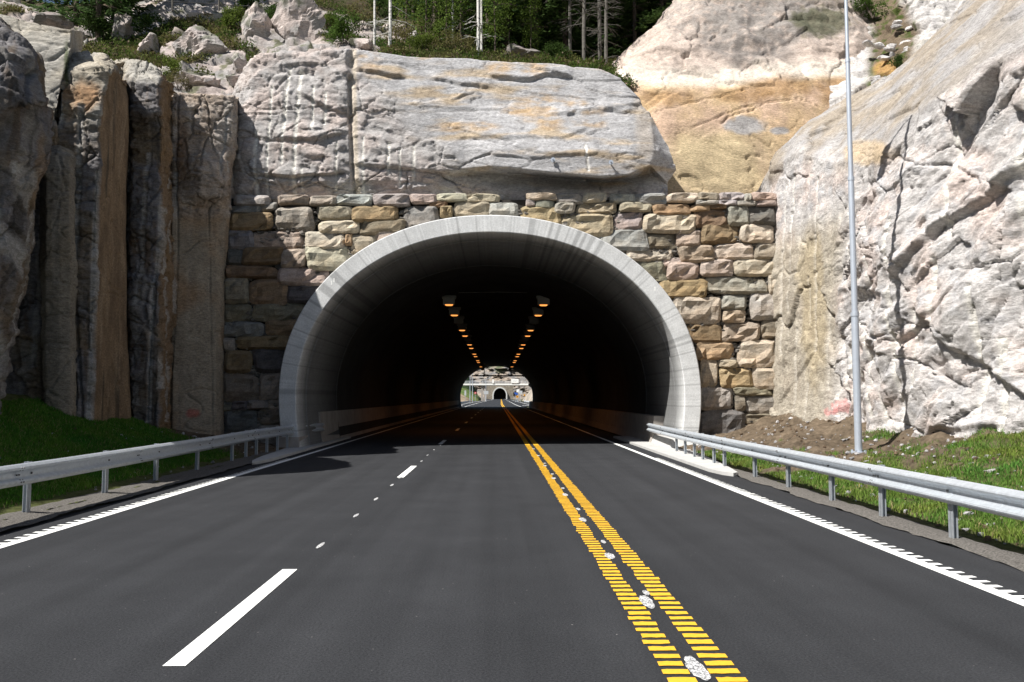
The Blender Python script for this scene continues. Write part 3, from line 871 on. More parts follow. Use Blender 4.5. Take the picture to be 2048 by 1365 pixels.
def c_col(P):
    px, py, n, up = c_parts(P)
    n2 = fbm(P * 2.2, 4, 221)
    C = mixc(GREY * 1.06, PINK * 1.04, sstep(-0.2, 0.55, n + 0.3 * n2))
    C = mixc(C, GREY * np.array([0.95, 0.98, 1.03]), sstep(0.0, 0.5, -n2) * 0.6)
    C = mixc(C, GREY * 0.74, up)
    C = mixc(C, np.array([0.33, 0.285, 0.23]), up * sstep(-0.4, 0.3, n) * sstep(16, 22, P[:, 1]) * 0.9)
    C = mixc(C, TAN * 1.25, blob(px, py, 1735, 305, 45, 26, n2) * 0.7)
    yl_ = sstep(24.0, 25.2, P[:, 1] + 0.15 * (P[:, 2] - 4)) * (1 - sstep(6.5, 8.0, P[:, 2]))
    C = mixc(C, np.array([0.385, 0.345, 0.275]), yl_ * 0.85)
    C = mixc(C, np.array([0.40, 0.33, 0.21]), yl_ * blob(px, py, 1625, 600, 26, 170, n2) * 0.6)
    st = streaks(P, RL, 1, 6) * (1 - up)
    C = mixc(C, np.array([0.74, 0.72, 0.68]), st * (0.85 - 0.6 * yl_))
    for bx in ((1672, 812, 16, 12), (1655, 822, 9, 8), (1885, 888, 20, 9)):
        C = mixc(C, np.array([0.70, 0.24, 0.24]), blob(px, py, *bx, 5 * gnoise(P * 6, 227)) * 0.5)
    return C
surf('rock_cliff', Bc, c_disp, c_col, M['rock'], kind='structure')

# --- the cut along the left: slabs and blocks standing one behind the other, in the shade of the hill
def patch(rows, back=(-1.2, 0.6, 0.1), deep=(-6.0, 1.0, 0.6), wv=None):
    """rows of (px, py, Y) from the foot up; the top is carried back into the hill"""
    Rw = [[at(*p) for p in r] for r in rows]
    Rw.append([p + np.array(back) for p in Rw[-1]])
    Rw.append([p + np.array(deep) for p in Rw[-1]])
    return Rw
EDGE = ([-60, -30, 0, 34, 67, 111, 150, 202, 236, 270, 320, 405, 460, 600, 700, 800, 900], [-170, -110, -50, 0, 44, 78, 90, 99, 101, 97, 90, 74, 63, 32, 18, 0, -14])
rows1 = []
for py in (900, 700, 560, 460, 380, 300, 245, 215, 205, 180, 150, 111, 67, 34, 0):
    e = float(np.interp(py, *EDGE))
    o = 0.45 if py > 210 else 0.0
    rows1.append([(-900, py - 60, 9.5), (-320, py - 30, 13.0 + o), (-140, py - 10, 15.2 + o), (e - 62, py, 16.3 + o * .8), (e - 26, py + 3, 16.75 + o), (e - 7, py, 17.0 + o), (e, py, 17.5 + o), (e - 4, py, 18.6), (e - 70, py, 20.0)])
TL = ([130, 155, 202, 236, 337, 460, 640, 830, 900], [231, 216, 206, 202, 204, 197, 192, 187, 186])     # left edge of the tan face
TR = ([165, 189, 303, 460, 640, 830, 900], [248, 255, 254, 251, 253, 262, 264])
rows2 = []
for py, dy in ((900, .3), (640, .2), (460, 0), (345, 0), (312, .1), (300, .6)):
    rows2.append([(50, py, 21.6), (80, py, 20.6 + dy), (92, py - 4, 20.1 + dy), (118, py - 10, 20.15 + dy), (140, py, 20.3 + dy), (150, py + 6, 20.6 + dy), (154, py + 8, 21.8)])
rows3 = [[(-40, py, 20.6), (20, py, 20.7 + d), (60, py, 20.6 + d), (100, py, 20.7 + d), (x, py, 20.8 + d), (x + 2, py, 21.8 + d), (x + 22, py, 23.4 + d)] for py, x, d in ((900, 112, 0), (460, 112, 0), (300, 113, 0), (230, 114, 0), (165, 122, .25), (130, 133, .45), (100, 141, .6))]
rows3.append([(-40, 20, 21.5), (20, 31, 21.6), (60, 42, 21.6), (100, 52, 21.6), (143, 59, 21.6), (147, 60, 22.6), (166, 64, 24.2)])
rows4 = []
for py, off in ((900, 0), (640, 0), (460, 0), (337, 0), (262, 0.0), (245, 0.02), (200, 0.1), (160, 0.25)):
    l, r_ = float(np.interp(py, *TL)), float(np.interp(py, *TR))
    eL = float(np.interp(py, [140, 165, 240, 460, 900], [112, 118, 110, 106, 104]))
    rows4.append([(eL, py, 22.6), (eL + 4, py, 21.0 + off), (eL + (l - eL) * .5, py, 21.1 + off), (l - 5, py, 21.25 + off), (l, py, 21.35 + off), (l * .5 + r_ * .5, py, 22.9), (r_, py, 24.3), (r_ + 3, py, 25.8)])
rows4.append([(116, 143, 22.8), (122, 140, 21.4), (165, 138, 21.4), (210, 139, 21.5), (226, 142, 21.6), (236, 150, 22.9), (250, 172, 24.3), (254, 174, 25.8)])
rows4.append([(140, 108, 24.2), (146, 106, 23.2), (175, 107, 23.0), (212, 110, 22.9), (219, 120, 23.1), (232, 138, 23.6), (247, 165, 24.5), (252, 168, 25.9)])
rows5 = []
for py, o, q in ((900, -.12, 0), (640, -.15, 0), (560, -.15, 0), (545, .15, 0), (470, .18, 0), (335, .15, 0), (322, .35, 0), (240, .35, 0), (231, .1, 0), (222, -.05, 0), (165, 0, 0)):
    rows5.append([(248, py, 26.2), (258, py, 25.2 + o), (263, py, 25.0 + o), (295, py + 4, 24.95 + o), (318, py, 25.05 + o), (326, py, 25.3 + o * .5), (333, py, 26.4), (342, py, 27.7)])
rows5.append([(249, 150, 26.2), (259, 154, 25.3), (266, 155, 25.15), (295, 157, 25.1), (316, 155, 25.2), (325, 152, 25.4), (331, 162, 26.4), (341, 188, 27.6)])
rows5.append([(243, 126, 27.0), (256, 122, 26.4), (266, 122, 26.2), (292, 126, 26.2), (314, 138, 26.1), (325, 152, 26.2), (331, 164, 26.9), (341, 186, 27.7)])
rows6 = []
for py, lump, w in ((900, 0, 448), (700, 0, 446), (560, 0, 450), (470, 0, 455), (420, 0.0, 460), (408, 0.12, 461), (392, 0.5, 462), (360, 0.62, 463), (325, 0.5, 464), (295, 0.15, 466), (250, 0.0, 468), (215, 0, 470)):
    rows6.append([(330, py, 28.2), (338, py, 27.75), (345, py, 27.55), (372, py, 27.7 - lump * .4), (402, py - 4, 27.9 - lump), (432, py, 28.15 - lump * .95), (w - 6, py, 28.4 - lump * .6), (w, py, 28.7), (w + 14, py, 30.2)])
rows6.append([(330, 180, 28.4), (338, 180, 27.9), (345, 182, 27.8), (372, 188, 27.9), (402, 186, 28.1), (432, 192, 28.3), (464, 194, 28.5), (470, 196, 28.9), (484, 196, 30.2)])
def left_disp(kind):
    def f(P):
        Q = P * np.array([1, 1, 0.8])
        d = 0.16 * facets(Q, (1.5, 1.5, 1.1), 236) + 0.07 * facets(Q, (.55, .55, .35), 242) + 0.025 * facets(P, (.22, .22, .14), 243)
        d += rough_rock(P, 231, 1.0, (1.3, 1.3, 1.0), 0.0, 0.02, 0.028, 0.7)
        v1 = np.abs(gnoise(P * np.array([0.55, 0.55, 0.07]), 232))
        h1_ = np.abs(gnoise(P * np.array([0.3, 0.3, 0.9]), 234))
        d -= 0.10 * cracks(P, (1.5, 1.5, 1.7), 269, 0.025) + 0.018 * cracks(P, (.6, .6, .5), 273, 0.04, 0.0)
        d -= 0.12 * (1 - sstep(0.0, 0.02, v1)) + 0.06 * (1 - sstep(0.0, 0.015, h1_))
        px, py = project(P)
        sm = smooth_part(P, px, py, kind)
        s_ = 0.06 * facets(P, (1.6, 1.6, 2.6), 237) + 0.012 * ridge(P * np.array([3, 3, 1.2]), 244) + 0.012 * fbm(P * np.array([2, 2, 1.2]), 4, 246) - (0.05 * cracks(P, (0.9, 0.9, 3.2), 277, 0.03, 0.1) if kind == 4 else 0) - 0.05 * (1 - sstep(0.0, 0.012, h1_)) - 0.05 * (1 - sstep(0.0, 0.015, v1))
        if kind == 1:
            d = d + 0.16 * facets(P, (1.1, 1.1, 1.0), 247) * (py < 215)
        return d * (1 - sm) + s_ * sm - 0.04 * streaks(P, LL, 0, 8) * (1 - sm)
    return f
LL = [(-11.35, 0.0, 2.5, 9.2, .04), (-10.72, 0, 4.5, 9.3, .05), (-10.28, 0.0, 1, 7.6, .045), (-9.75, 0.0, 1.5, 6.5, .04), (-10.05, 0.02, 2, 6, .03), (-9.35, .0, 9.2, 11.5, .03), (-9.15, 0, 9.4, 11.3, .03)]
def smooth_part(P, px, py, kind):
    if kind == 4:                                        # the smooth tan joint face that looks along the road
        l = np.interp(py, *TL)
        return sstep(l - 2, l + 3, px) * sstep(136, 150, py)
    if kind == 6:
        return sstep(425, 445, py) * 0.9
    if kind == 3:
        return 0.75 * (1 - sstep(180, 240, py))
    if kind == 2:
        return np.full(len(P), 0.7)
    return np.zeros(len(P))
def left_col(kind):
    def f(P):
        px, py = project(P)
        n, n2, n3 = fbm(P * 0.7, 4, 241), fbm(P * np.array([4, 4, 0.8]), 4, 245), fbm(P * np.array([1.6, 1.6, 0.5]), 4, 249)
        sm = smooth_part(P, px, py, kind)
        C = mixc(GREY * np.array([0.40, 0.40, 0.42]), TAN * 0.5, sstep(-0.1, 0.5, n) * 0.8)  # rock colour darkened, with the shade of the cut painted into it
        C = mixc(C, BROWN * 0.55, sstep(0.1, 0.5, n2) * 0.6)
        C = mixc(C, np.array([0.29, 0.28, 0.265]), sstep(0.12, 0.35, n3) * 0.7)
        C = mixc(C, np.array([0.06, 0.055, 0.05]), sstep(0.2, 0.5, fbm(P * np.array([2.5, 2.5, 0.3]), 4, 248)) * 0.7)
        if kind == 1:
            C = mixc(C, np.array([0.30, 0.21, 0.13]), blob(px, py, 78, 380, 10, 120, n2) * 0.6)
        if kind == 2:
            C = mixc(C, np.array([0.27, 0.24, 0.19]), np.full(len(P), 0.8))
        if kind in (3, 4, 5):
            up = 1 - sstep(225, 275, py + 25 * n) if kind != 5 else 1 - sstep(150, 175, py + 10 * n)  # upper faces painted lighter, as sunlit above the shaded rock
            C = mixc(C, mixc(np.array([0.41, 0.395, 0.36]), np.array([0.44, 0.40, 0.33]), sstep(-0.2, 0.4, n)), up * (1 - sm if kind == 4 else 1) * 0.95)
        if kind == 4:
            o = np.maximum(blob(px, py, 172, 195, 34, 30, n2 * 1.4, 0.8), blob(px, py, 135, 200, 14, 34, n2 * 1.4, 0.8))
            C = mixc(C, mixc(np.array([0.40, 0.255, 0.15]), np.array([0.36, 0.30, 0.22]), sstep(0.0, 0.5, n3)), o * (1 - sm))
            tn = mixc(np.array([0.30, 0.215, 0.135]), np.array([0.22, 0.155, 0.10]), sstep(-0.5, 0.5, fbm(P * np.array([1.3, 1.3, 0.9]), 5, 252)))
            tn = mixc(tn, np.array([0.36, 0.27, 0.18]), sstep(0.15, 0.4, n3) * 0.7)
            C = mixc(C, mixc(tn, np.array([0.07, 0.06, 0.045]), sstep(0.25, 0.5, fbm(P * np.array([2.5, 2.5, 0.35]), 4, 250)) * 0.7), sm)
        if kind == 5:
            C = mixc(C, np.array([0.25, 0.165, 0.09]), sstep(318, 326, px) * 0.8)
        if kind == 6:
            C = mixc(np.array([0.40, 0.345, 0.30]), np.array([0.37, 0.30, 0.24]), sstep(-0.2, 0.4, n + 0.4 * n2))
            C = mixc(C, np.array([0.42, 0.39, 0.36]), sstep(0.1, 0.4, n3) * 0.7)
            C = mixc(C, mixc(np.array([0.33, 0.285, 0.22]), np.array([0.33, 0.23, 0.145]), sstep(-0.2, 0.5, n)), sm)
            C = mixc(C, np.array([0.20, 0.12, 0.07]), blob(px, py, 365, 300, 12, 60, n2 * 1.5, 0.9) * 0.7)
            C = mixc(C, np.array([0.55, 0.12, 0.10]), blob(px, py, 388, 828, 16, 10, n2 * 3) * 0.6)
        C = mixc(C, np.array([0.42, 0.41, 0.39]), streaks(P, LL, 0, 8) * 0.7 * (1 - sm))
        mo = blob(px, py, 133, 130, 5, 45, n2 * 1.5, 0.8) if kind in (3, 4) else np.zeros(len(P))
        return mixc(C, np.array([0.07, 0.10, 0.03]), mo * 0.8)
    return f
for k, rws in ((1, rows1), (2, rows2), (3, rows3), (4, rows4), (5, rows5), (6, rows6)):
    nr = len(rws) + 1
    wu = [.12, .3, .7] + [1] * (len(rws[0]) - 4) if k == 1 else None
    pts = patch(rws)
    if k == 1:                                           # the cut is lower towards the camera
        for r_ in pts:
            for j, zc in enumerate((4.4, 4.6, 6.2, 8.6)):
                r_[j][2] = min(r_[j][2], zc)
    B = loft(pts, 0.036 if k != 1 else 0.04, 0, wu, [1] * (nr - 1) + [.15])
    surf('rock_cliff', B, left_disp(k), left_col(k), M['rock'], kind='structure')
# the hill that shades the cut from the left
xs_h = [-10.9, -13.4, -16.2, -22, -45]
hl = [[np.array([x + (-1.6 if y > 17.0 and x > -12 else 0), y, z + 0.6 * math.sin(y * .7 + x)]) for y in np.linspace(-14, 24, 14)] for x, z in zip(xs_h, (5.0, 8.9, 13.2, 16.5, 20))]
surf('hillside', loft(hl, 0.5, 3), lambda P: 0.5 * facets(P, (2.5, 2.5, 2), 281), lambda P: mixc(GREY * 0.7, np.array([0.08, 0.09, 0.035]), sstep(-0.2, 0.3, fbm(P * 0.3, 4, 283))), M['rock'], kind='structure')

# --- the wooded hillside over the tunnel
hc = [-420, -150, 20, 190, 330, 480, 650, 800, 1000, 1200, 1330, 1500]
h0 = drow(hc, [150, 140, 130, 215, 215, 215, 150, 135, 140, 160, 200, 200], [26, 26.5, 27, 30.5, 30.5, 30.5, 31, 31.5, 31.5, 32, 33, 36])
h1 = drow(hc, [110, 90, 60, 130, 150, 165, 108, 112, 125, 142, 165, 160], [31, 31, 31, 33, 32.5, 32.3, 32.8, 33.5, 33.5, 34, 35, 38])
h2 = drow(hc, [60, 40, 20, 90, 90, 95, 70, 95, 108, 125, 140, 120], [36, 36, 36, 37, 36, 35.5, 37, 38.5, 39, 40, 41, 43])
h3 = drow(hc, [20, 10, 0, 55, 25, 25, 35, 75, 95, 110, 120, 100], [42, 42, 42, 43, 41, 41, 44, 47, 48, 49, 50, 52])
h4 = drow(hc, [5, 0, 0, 20, -45, -60, -25, 20, 50, 80, 90, 60], [58, 58, 58, 58, 54, 52, 56, 65, 68, 68, 70, 72])
h5 = drow(hc, [20, 20, 20, 10, -50, -70, -30, 20, 40, 60, 60, 40], [85, 85, 85, 85, 85, 85, 88, 90, 95, 98, 100, 100])
h6 = [p * np.array([1, 0, 0]) + np.array([0, 146, 14]) for p in h5]
Bh = loft([h0, h1, h2, h3, h4, h5, h6], 0.14, 4, [.4, .8, 1, 1, 1, 1, 1, 1, 1, 1, .6], [1, 1, 1, .6, .25, .1])
def h_rocky(P):
    n = fbm(P * 0.28, 3, 251)
    return sstep(0.0, 0.18, n + 0.34 * (1 - sstep(-6, -3.0, P[:, 0])) - 0.05 + 0.3 * gnoise(P * 0.9, 253) - 0.6 * sstep(-5, -3, P[:, 0])) * (1 - sstep(44, 50, P[:, 1]))
def h_disp(P):
    k = h_rocky(P)
    return k * (1.1 * rough_rock(P, 261, 1.0, (2.2, 2.2, 1.7), 0.05) + 0.5 * facets(P, (2.0, 2.0, 1.6), 262)) + (1 - k) * 0.25 * fbm(P * 0.7, 4, 267)
def h_col(P):
    k, n2 = h_rocky(P), fbm(P * 1.5, 4, 271)
    C = mixc(np.array([0.06, 0.06, 0.025]), np.array([0.085, 0.06, 0.04]), sstep(-0.3, 0.3, n2))
    R_ = mixc(PINK * 0.75, GREY * 0.68, sstep(-0.3, 0.4, fbm(P * 0.6, 4, 275)))
    R_ = mixc(R_, np.array([0.08, 0.09, 0.035]), sstep(0.15, 0.35, n2) * 0.8)
    return C * (1 - k[:, None]) + R_ * k[:, None]
hill = surf('hillside', Bh, h_disp, h_col, M['rock'], kind='structure')

# ------------------------------------------------------------------ the tunnel: portal ring, lining, barriers
Y0 = 28.1
pl, pr = at(557, 790, Y0), at(1403, 790, Y0)
il, ir = at(592, 790, Y0), at(1369, 790, Y0)
XC = (pl[0] + pr[0]) / 2
AO, AI = (pr[0] - pl[0]) / 2, (ir[0] - il[0]) / 2
ZC = at(980, 790, Y0)[2]
BO, BI = at(980, 430, Y0)[2] - ZC, at(980, 465, Y0)[2] - ZC
def arch(a, bq, n=120, legs=10, zlow=-0.15, tuck=0.035, cx=None):
    cx = XC if cx is None else cx
    pts = []
    for k in range(legs):
        f = k / legs
        z = zlow + (ZC - zlow) * f
        pts.append((cx - a * (1 - tuck * (1 - f) ** 2), z))
    for k in range(n + 1):
        th = math.pi * (1 - k / n)
        c, s = math.cos(th), math.sin(th)
        e = 2 / 2.08
        pts.append((cx + a * math.copysign(abs(c) ** e, c), ZC + bq * abs(s) ** e))
    for k in range(legs - 1, -1, -1):
        f = k / legs
        z = zlow + (ZC - zlow) * f
        pts.append((cx + a * (1 - tuck * (1 - f) ** 2), z))
    return pts
def loft_arch(secs):
    V, Fc = [], []
    n = None
    for k, (Y, pts) in enumerate(secs):
        n = len(pts)
        V += [(x, Y, z) for x, z in pts]
        if k:
            for j in range(n - 1):
                Fc.append(((k - 1) * n + j, k * n + j, k * n + j + 1, (k - 1) * n + j + 1))
    return V, Fc, n
tunnel = empty('road_tunnel', (XC, Y0, 0), 'dark road tunnel with a pale grey concrete arch around its mouth', 'tunnel')
NA, NL = 420, 46
secs = [(29.6, arch(AO, BO, NA, NL)), (Y0 + 0.03, arch(AO, BO, NA, NL)), (Y0, arch(AO - 0.03, BO - 0.03, NA, NL))]
for f in (0.2, 0.4, 0.6, 0.8):
    secs.append((Y0, arch(AO - 0.03 + (AI - AO + 0.06) * f, BO - 0.03 + (BI - BO + 0.06) * f, NA, NL)))
secs += [(Y0, arch(AI + 0.03, BI + 0.03, NA, NL)), (Y0 + 0.03, arch(AI, BI, NA, NL)), (29.4, arch(AI - 0.02, BI - 0.02, NA, NL)), (29.42, arch(AI - 0.06, BI - 0.06, NA, NL)),
         (30.6, arch(AI - 0.08, BI - 0.08, NA, NL)), (32.6, arch(AI - 0.09, BI - 0.09, NA, NL)), (34.6, arch(AI - 0.1, BI - 0.1, NA, NL)), (34.62, arch(AI - 0.13, BI - 0.13, NA, NL))]
V, Fc, n = loft_arch(secs)
V = np.array(V)
rep = len(secs)
arcl = np.arange(n) * 0.05
ln1 = gnoise(np.stack([arcl * 6.0, arcl * 0, arcl * 0], -1), 5)
ln2 = gnoise(np.stack([arcl * 19.0, arcl * 0 + 4, arcl * 0], -1), 6)
tone = np.tile(1 + 0.12 * ln1 + 0.24 * ln2 - 0.3 * (np.abs(gnoise(np.stack([arcl * 1.7, arcl * 0 + 8, arcl * 0], -1), 9)) < 0.012), rep)
stain = fbm(V * np.array([0.6, 0.6, 0.25]), 4, 301)
Cc = np.array([0.54, 0.545, 0.54]) * (tone * (1 + 0.12 * stain))[:, None]
Cc = Cc * (1.08 - 0.76 * sstep(Y0 + 0.02, Y0 + 0.1, V[:, 1]) - 0.2 * sstep(30.4, 34.5, V[:, 1]))[:, None]  # shade painted in: concrete darkens behind the front face and deeper inside
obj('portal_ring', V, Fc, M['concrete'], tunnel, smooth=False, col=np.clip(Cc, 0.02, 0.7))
# small date-plate sized pale marks on the ring
for px, py in ((663, 566), (668, 561), (1310, 578)):
    p = at(px, py, Y0)
    obj('paint_mark', *box(p[0] - 0.02, p[0] + 0.02, Y0 - 0.004, Y0 + 0.01, p[2] - 0.07, p[2] + 0.07), M['white_paint'], tunnel)
secs = [(34.6, arch(AI - 0.11, BI - 0.11, 80, 6))]
for y in np.arange(36, 150, 6.0):
    secs.append((float(y), arch(AI - 0.11, BI - 0.11, 80, 6)))
secs.append((149.0, arch(AI - 0.11, BI - 0.11, 80, 6, cx=0.02)))
V, Fc, n = loft_arch(secs)
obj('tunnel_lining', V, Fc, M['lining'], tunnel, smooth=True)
V, Fc, n = loft_arch([(149.0, arch(AI - 0.11, BI - 0.11, 80, 6, cx=0.02)), (149.0, arch(AI + 0.4, BI + 0.4, 80, 6, cx=0.02)), (146, arch(AI + 0.5, BI + 0.5, 80, 6, cx=0.02))])
obj('exit_ring', V, Fc, M['apron'], tunnel)
for sx in (-1, 1):
    xb = -6.42 if sx < 0 else 5.72
    xo = XC + sx * (AI - 0.1)
    y1, y2 = (31.2, 148.8) if sx < 0 else (31.0, 148.8)
    hb = 1.2 if sx < 0 else 1.05
    prof = [(xb + sx * 0.0, 0.0), (xb + sx * 0.10, 0.30), (xb + sx * 0.16, hb), (xo + sx * 0.3, hb), (xo + sx * 0.3, 0.0)]
    V = [(x, y1, z) for x, z in prof] + [(x, y2, z) for x, z in prof]
    Fc = [(i, (i + 1) % 5, (i + 1) % 5 + 5, i + 5) for i in range(5)] + [(4, 3, 2, 1, 0), (5, 6, 7, 8, 9)]
    obj('concrete_barrier', V, Fc, M['barrier'], tunnel)
# pale foot of the ring beside the right hand guard rail
V, Fc = join([box(5.72, 6.75, 27.6, 31.0, 0.0, 0.34)])
V = [(x + (0.16 if z > 0.2 and x < 6 else 0), y + (0.25 if z > 0.2 and y < 28 else 0), z) for x, y, z in V]
obj('ring_foot', V, Fc, M['apron'], tunnel)
V, Fc = join([box(-7.3, -6.6, 28.0, 31.2, 0.0, 0.42)])
obj('ring_foot', V, Fc, M['barrier'], tunnel)

# ------------------------------------------------------------------ the dry stone wall round the ring, stone by stone
wall = empty('stone_wall', (0, YW, 0), 'dry stone wall of brown and grey blocks around the tunnel arch', 'stone wall')
cols = {'g': (.30, .295, .275), 'b': (.22, .23, .24), 'd': (.13, .13, .13), 't': (.33, .295, .24), 'o': (.34, .265, .175), 'n': (.22, .165, .11), 'p': (.43, .37, .33),
        'w': (.47, .435, .375), 'v': (.30, .26, .25), 'l': (.35, .35, .345), 'e': (.225, .205, .165)}
st = []
def c1(s):
    for l in s.strip().split('\n'):
        x0, y0, x1, y1, c = l.split(',')
        st.append((400 + float(x0) * .29297, 360 + float(y0) * .29297, 400 + float(x1) * .29297, 360 + float(y1) * .29297, c.strip()))
def c2(s):
    for l in s.strip().split('\n'):
        x0, y0, x1, y1, c = l.split(',')
        st.append((1000 + float(x0) * .29297, 360 + float(y0) * .29297, 1000 + float(x1) * .29297, 360 + float(y1) * .29297, c.strip()))
def c3(s, ox):
    for l in s.strip().split('\n'):
        x0, y0, x1, y1, c = l.split(',')
        st.append((ox + float(x0) * .26371, 640 + float(y0) * .26371, ox + float(x1) * .26371, 640 + float(y1) * .26371, c.strip()))
c1('''225,105,470,175,l
190,175,410,230,b
415,150,515,205,g
525,105,740,165,p
745,108,925,172,w
930,98,1175,170,l
1180,95,1430,175,l
1440,98,1615,160,p
1620,95,1815,140,w
1820,95,2040,150,w
200,225,495,340,o
500,188,770,345,g
800,178,1040,270,t
1040,178,1350,285,o
1385,175,1625,330,b
1555,145,1685,185,n
1640,180,1720,255,o
1730,150,1970,250,t
1975,155,2170,245,l
805,280,1085,360,w
1088,270,1395,375,e
1195,335,1420,440,p
180,345,360,470,b
370,352,705,468,t
720,355,985,475,w
990,360,1035,445,o
1035,378,1195,510,p
180,475,285,580,d
290,462,555,578,n
555,475,720,595,p
725,450,1035,615,w
165,588,535,670,n
540,600,870,718,p
165,672,330,840,e
330,680,590,850,n
585,715,810,840,d
155,852,350,965,e
358,840,730,965,e
130,970,430,1065,b
445,955,690,1060,n
160,1080,232,1175,v
232,1065,625,1155,n
165,1165,355,1320,n
362,1150,605,1315,d''')
c3('''170,415,440,615,e
450,400,612,600,v
360,612,510,675,g
515,610,615,680,v
240,620,352,680,d
430,680,625,800,e
180,690,425,860,d
150,625,235,690,e
440,805,640,960,g
190,865,430,980,d''', 400)
c2('''185,88,380,135,p
385,95,565,158,l
570,90,725,150,w
760,95,925,152,l
930,92,1130,160,l
1140,90,1350,150,w
1355,88,1495,138,t
1500,82,1670,140,l
1675,95,1715,142,l
1720,88,1895,140,p
180,130,240,175,g
240,140,370,190,g
375,152,510,225,g
525,150,795,228,t
820,152,1035,215,t
1050,165,1295,232,o
1340,142,1497,170,l
1500,140,1620,168,l
1625,144,1747,172,l
1750,142,1890,175,v
1305,174,1437,212,o
1440,170,1545,194,n
150,178,410,310,o
415,228,770,385,t
785,215,970,340,v
980,235,1345,360,w
1330,197,1555,325,n
1560,172,1700,310,g
1705,178,1890,305,d
665,328,1000,480,l
1010,360,1212,465,e
1212,340,1372,455,p
1378,308,1640,440,n
1645,308,1870,428,p
865,468,1190,552,w
920,545,1137,690,e
1110,532,1235,590,w
1225,450,1455,560,t
1460,432,1740,542,p
1745,435,1905,540,t
1145,565,1355,680,p
1375,545,1590,655,p
1600,545,1895,655,p
1085,680,1415,810,o
1410,660,1830,775,g
1840,655,1910,780,w
1185,805,1510,980,w
1515,782,1685,885,g
1715,770,1920,955,l
1525,888,1670,970,t
1285,983,1522,1112,n
1525,974,1775,1100,t
1790,960,1915,1088,e
1345,1107,1600,1230,o
1635,1097,1925,1278,w''')
c3('''770,305,895,512,t
905,305,1040,362,t
915,368,1160,515,o
1172,368,1382,525,p
760,517,1015,682,g
1025,515,1315,572,e
1320,535,1428,590,t
1032,578,1100,690,e
1107,578,1412,705,g
745,688,1100,890,d
1108,712,1335,800,e
1112,805,1330,890,t
830,895,1000,960,t
1005,893,1105,960,g
1110,895,1330,990,e''', 1200)
ring_a, ring_b = AO - 0.28, BO - 0.28
def clear_ring(x, z, extra=0.0):
    dx, dz = (x - XC) / (ring_a + extra), (z - ZC) / (ring_b + extra)
    if z < ZC:
        if abs(dx) < 1:
            return XC + math.copysign(ring_a + extra, dx), z
        return x, z
    q = math.hypot(dx, dz)
    if q < 1:
        return XC + dx / q * (ring_a + extra), ZC + dz / q * (ring_b + extra)
    return x, z
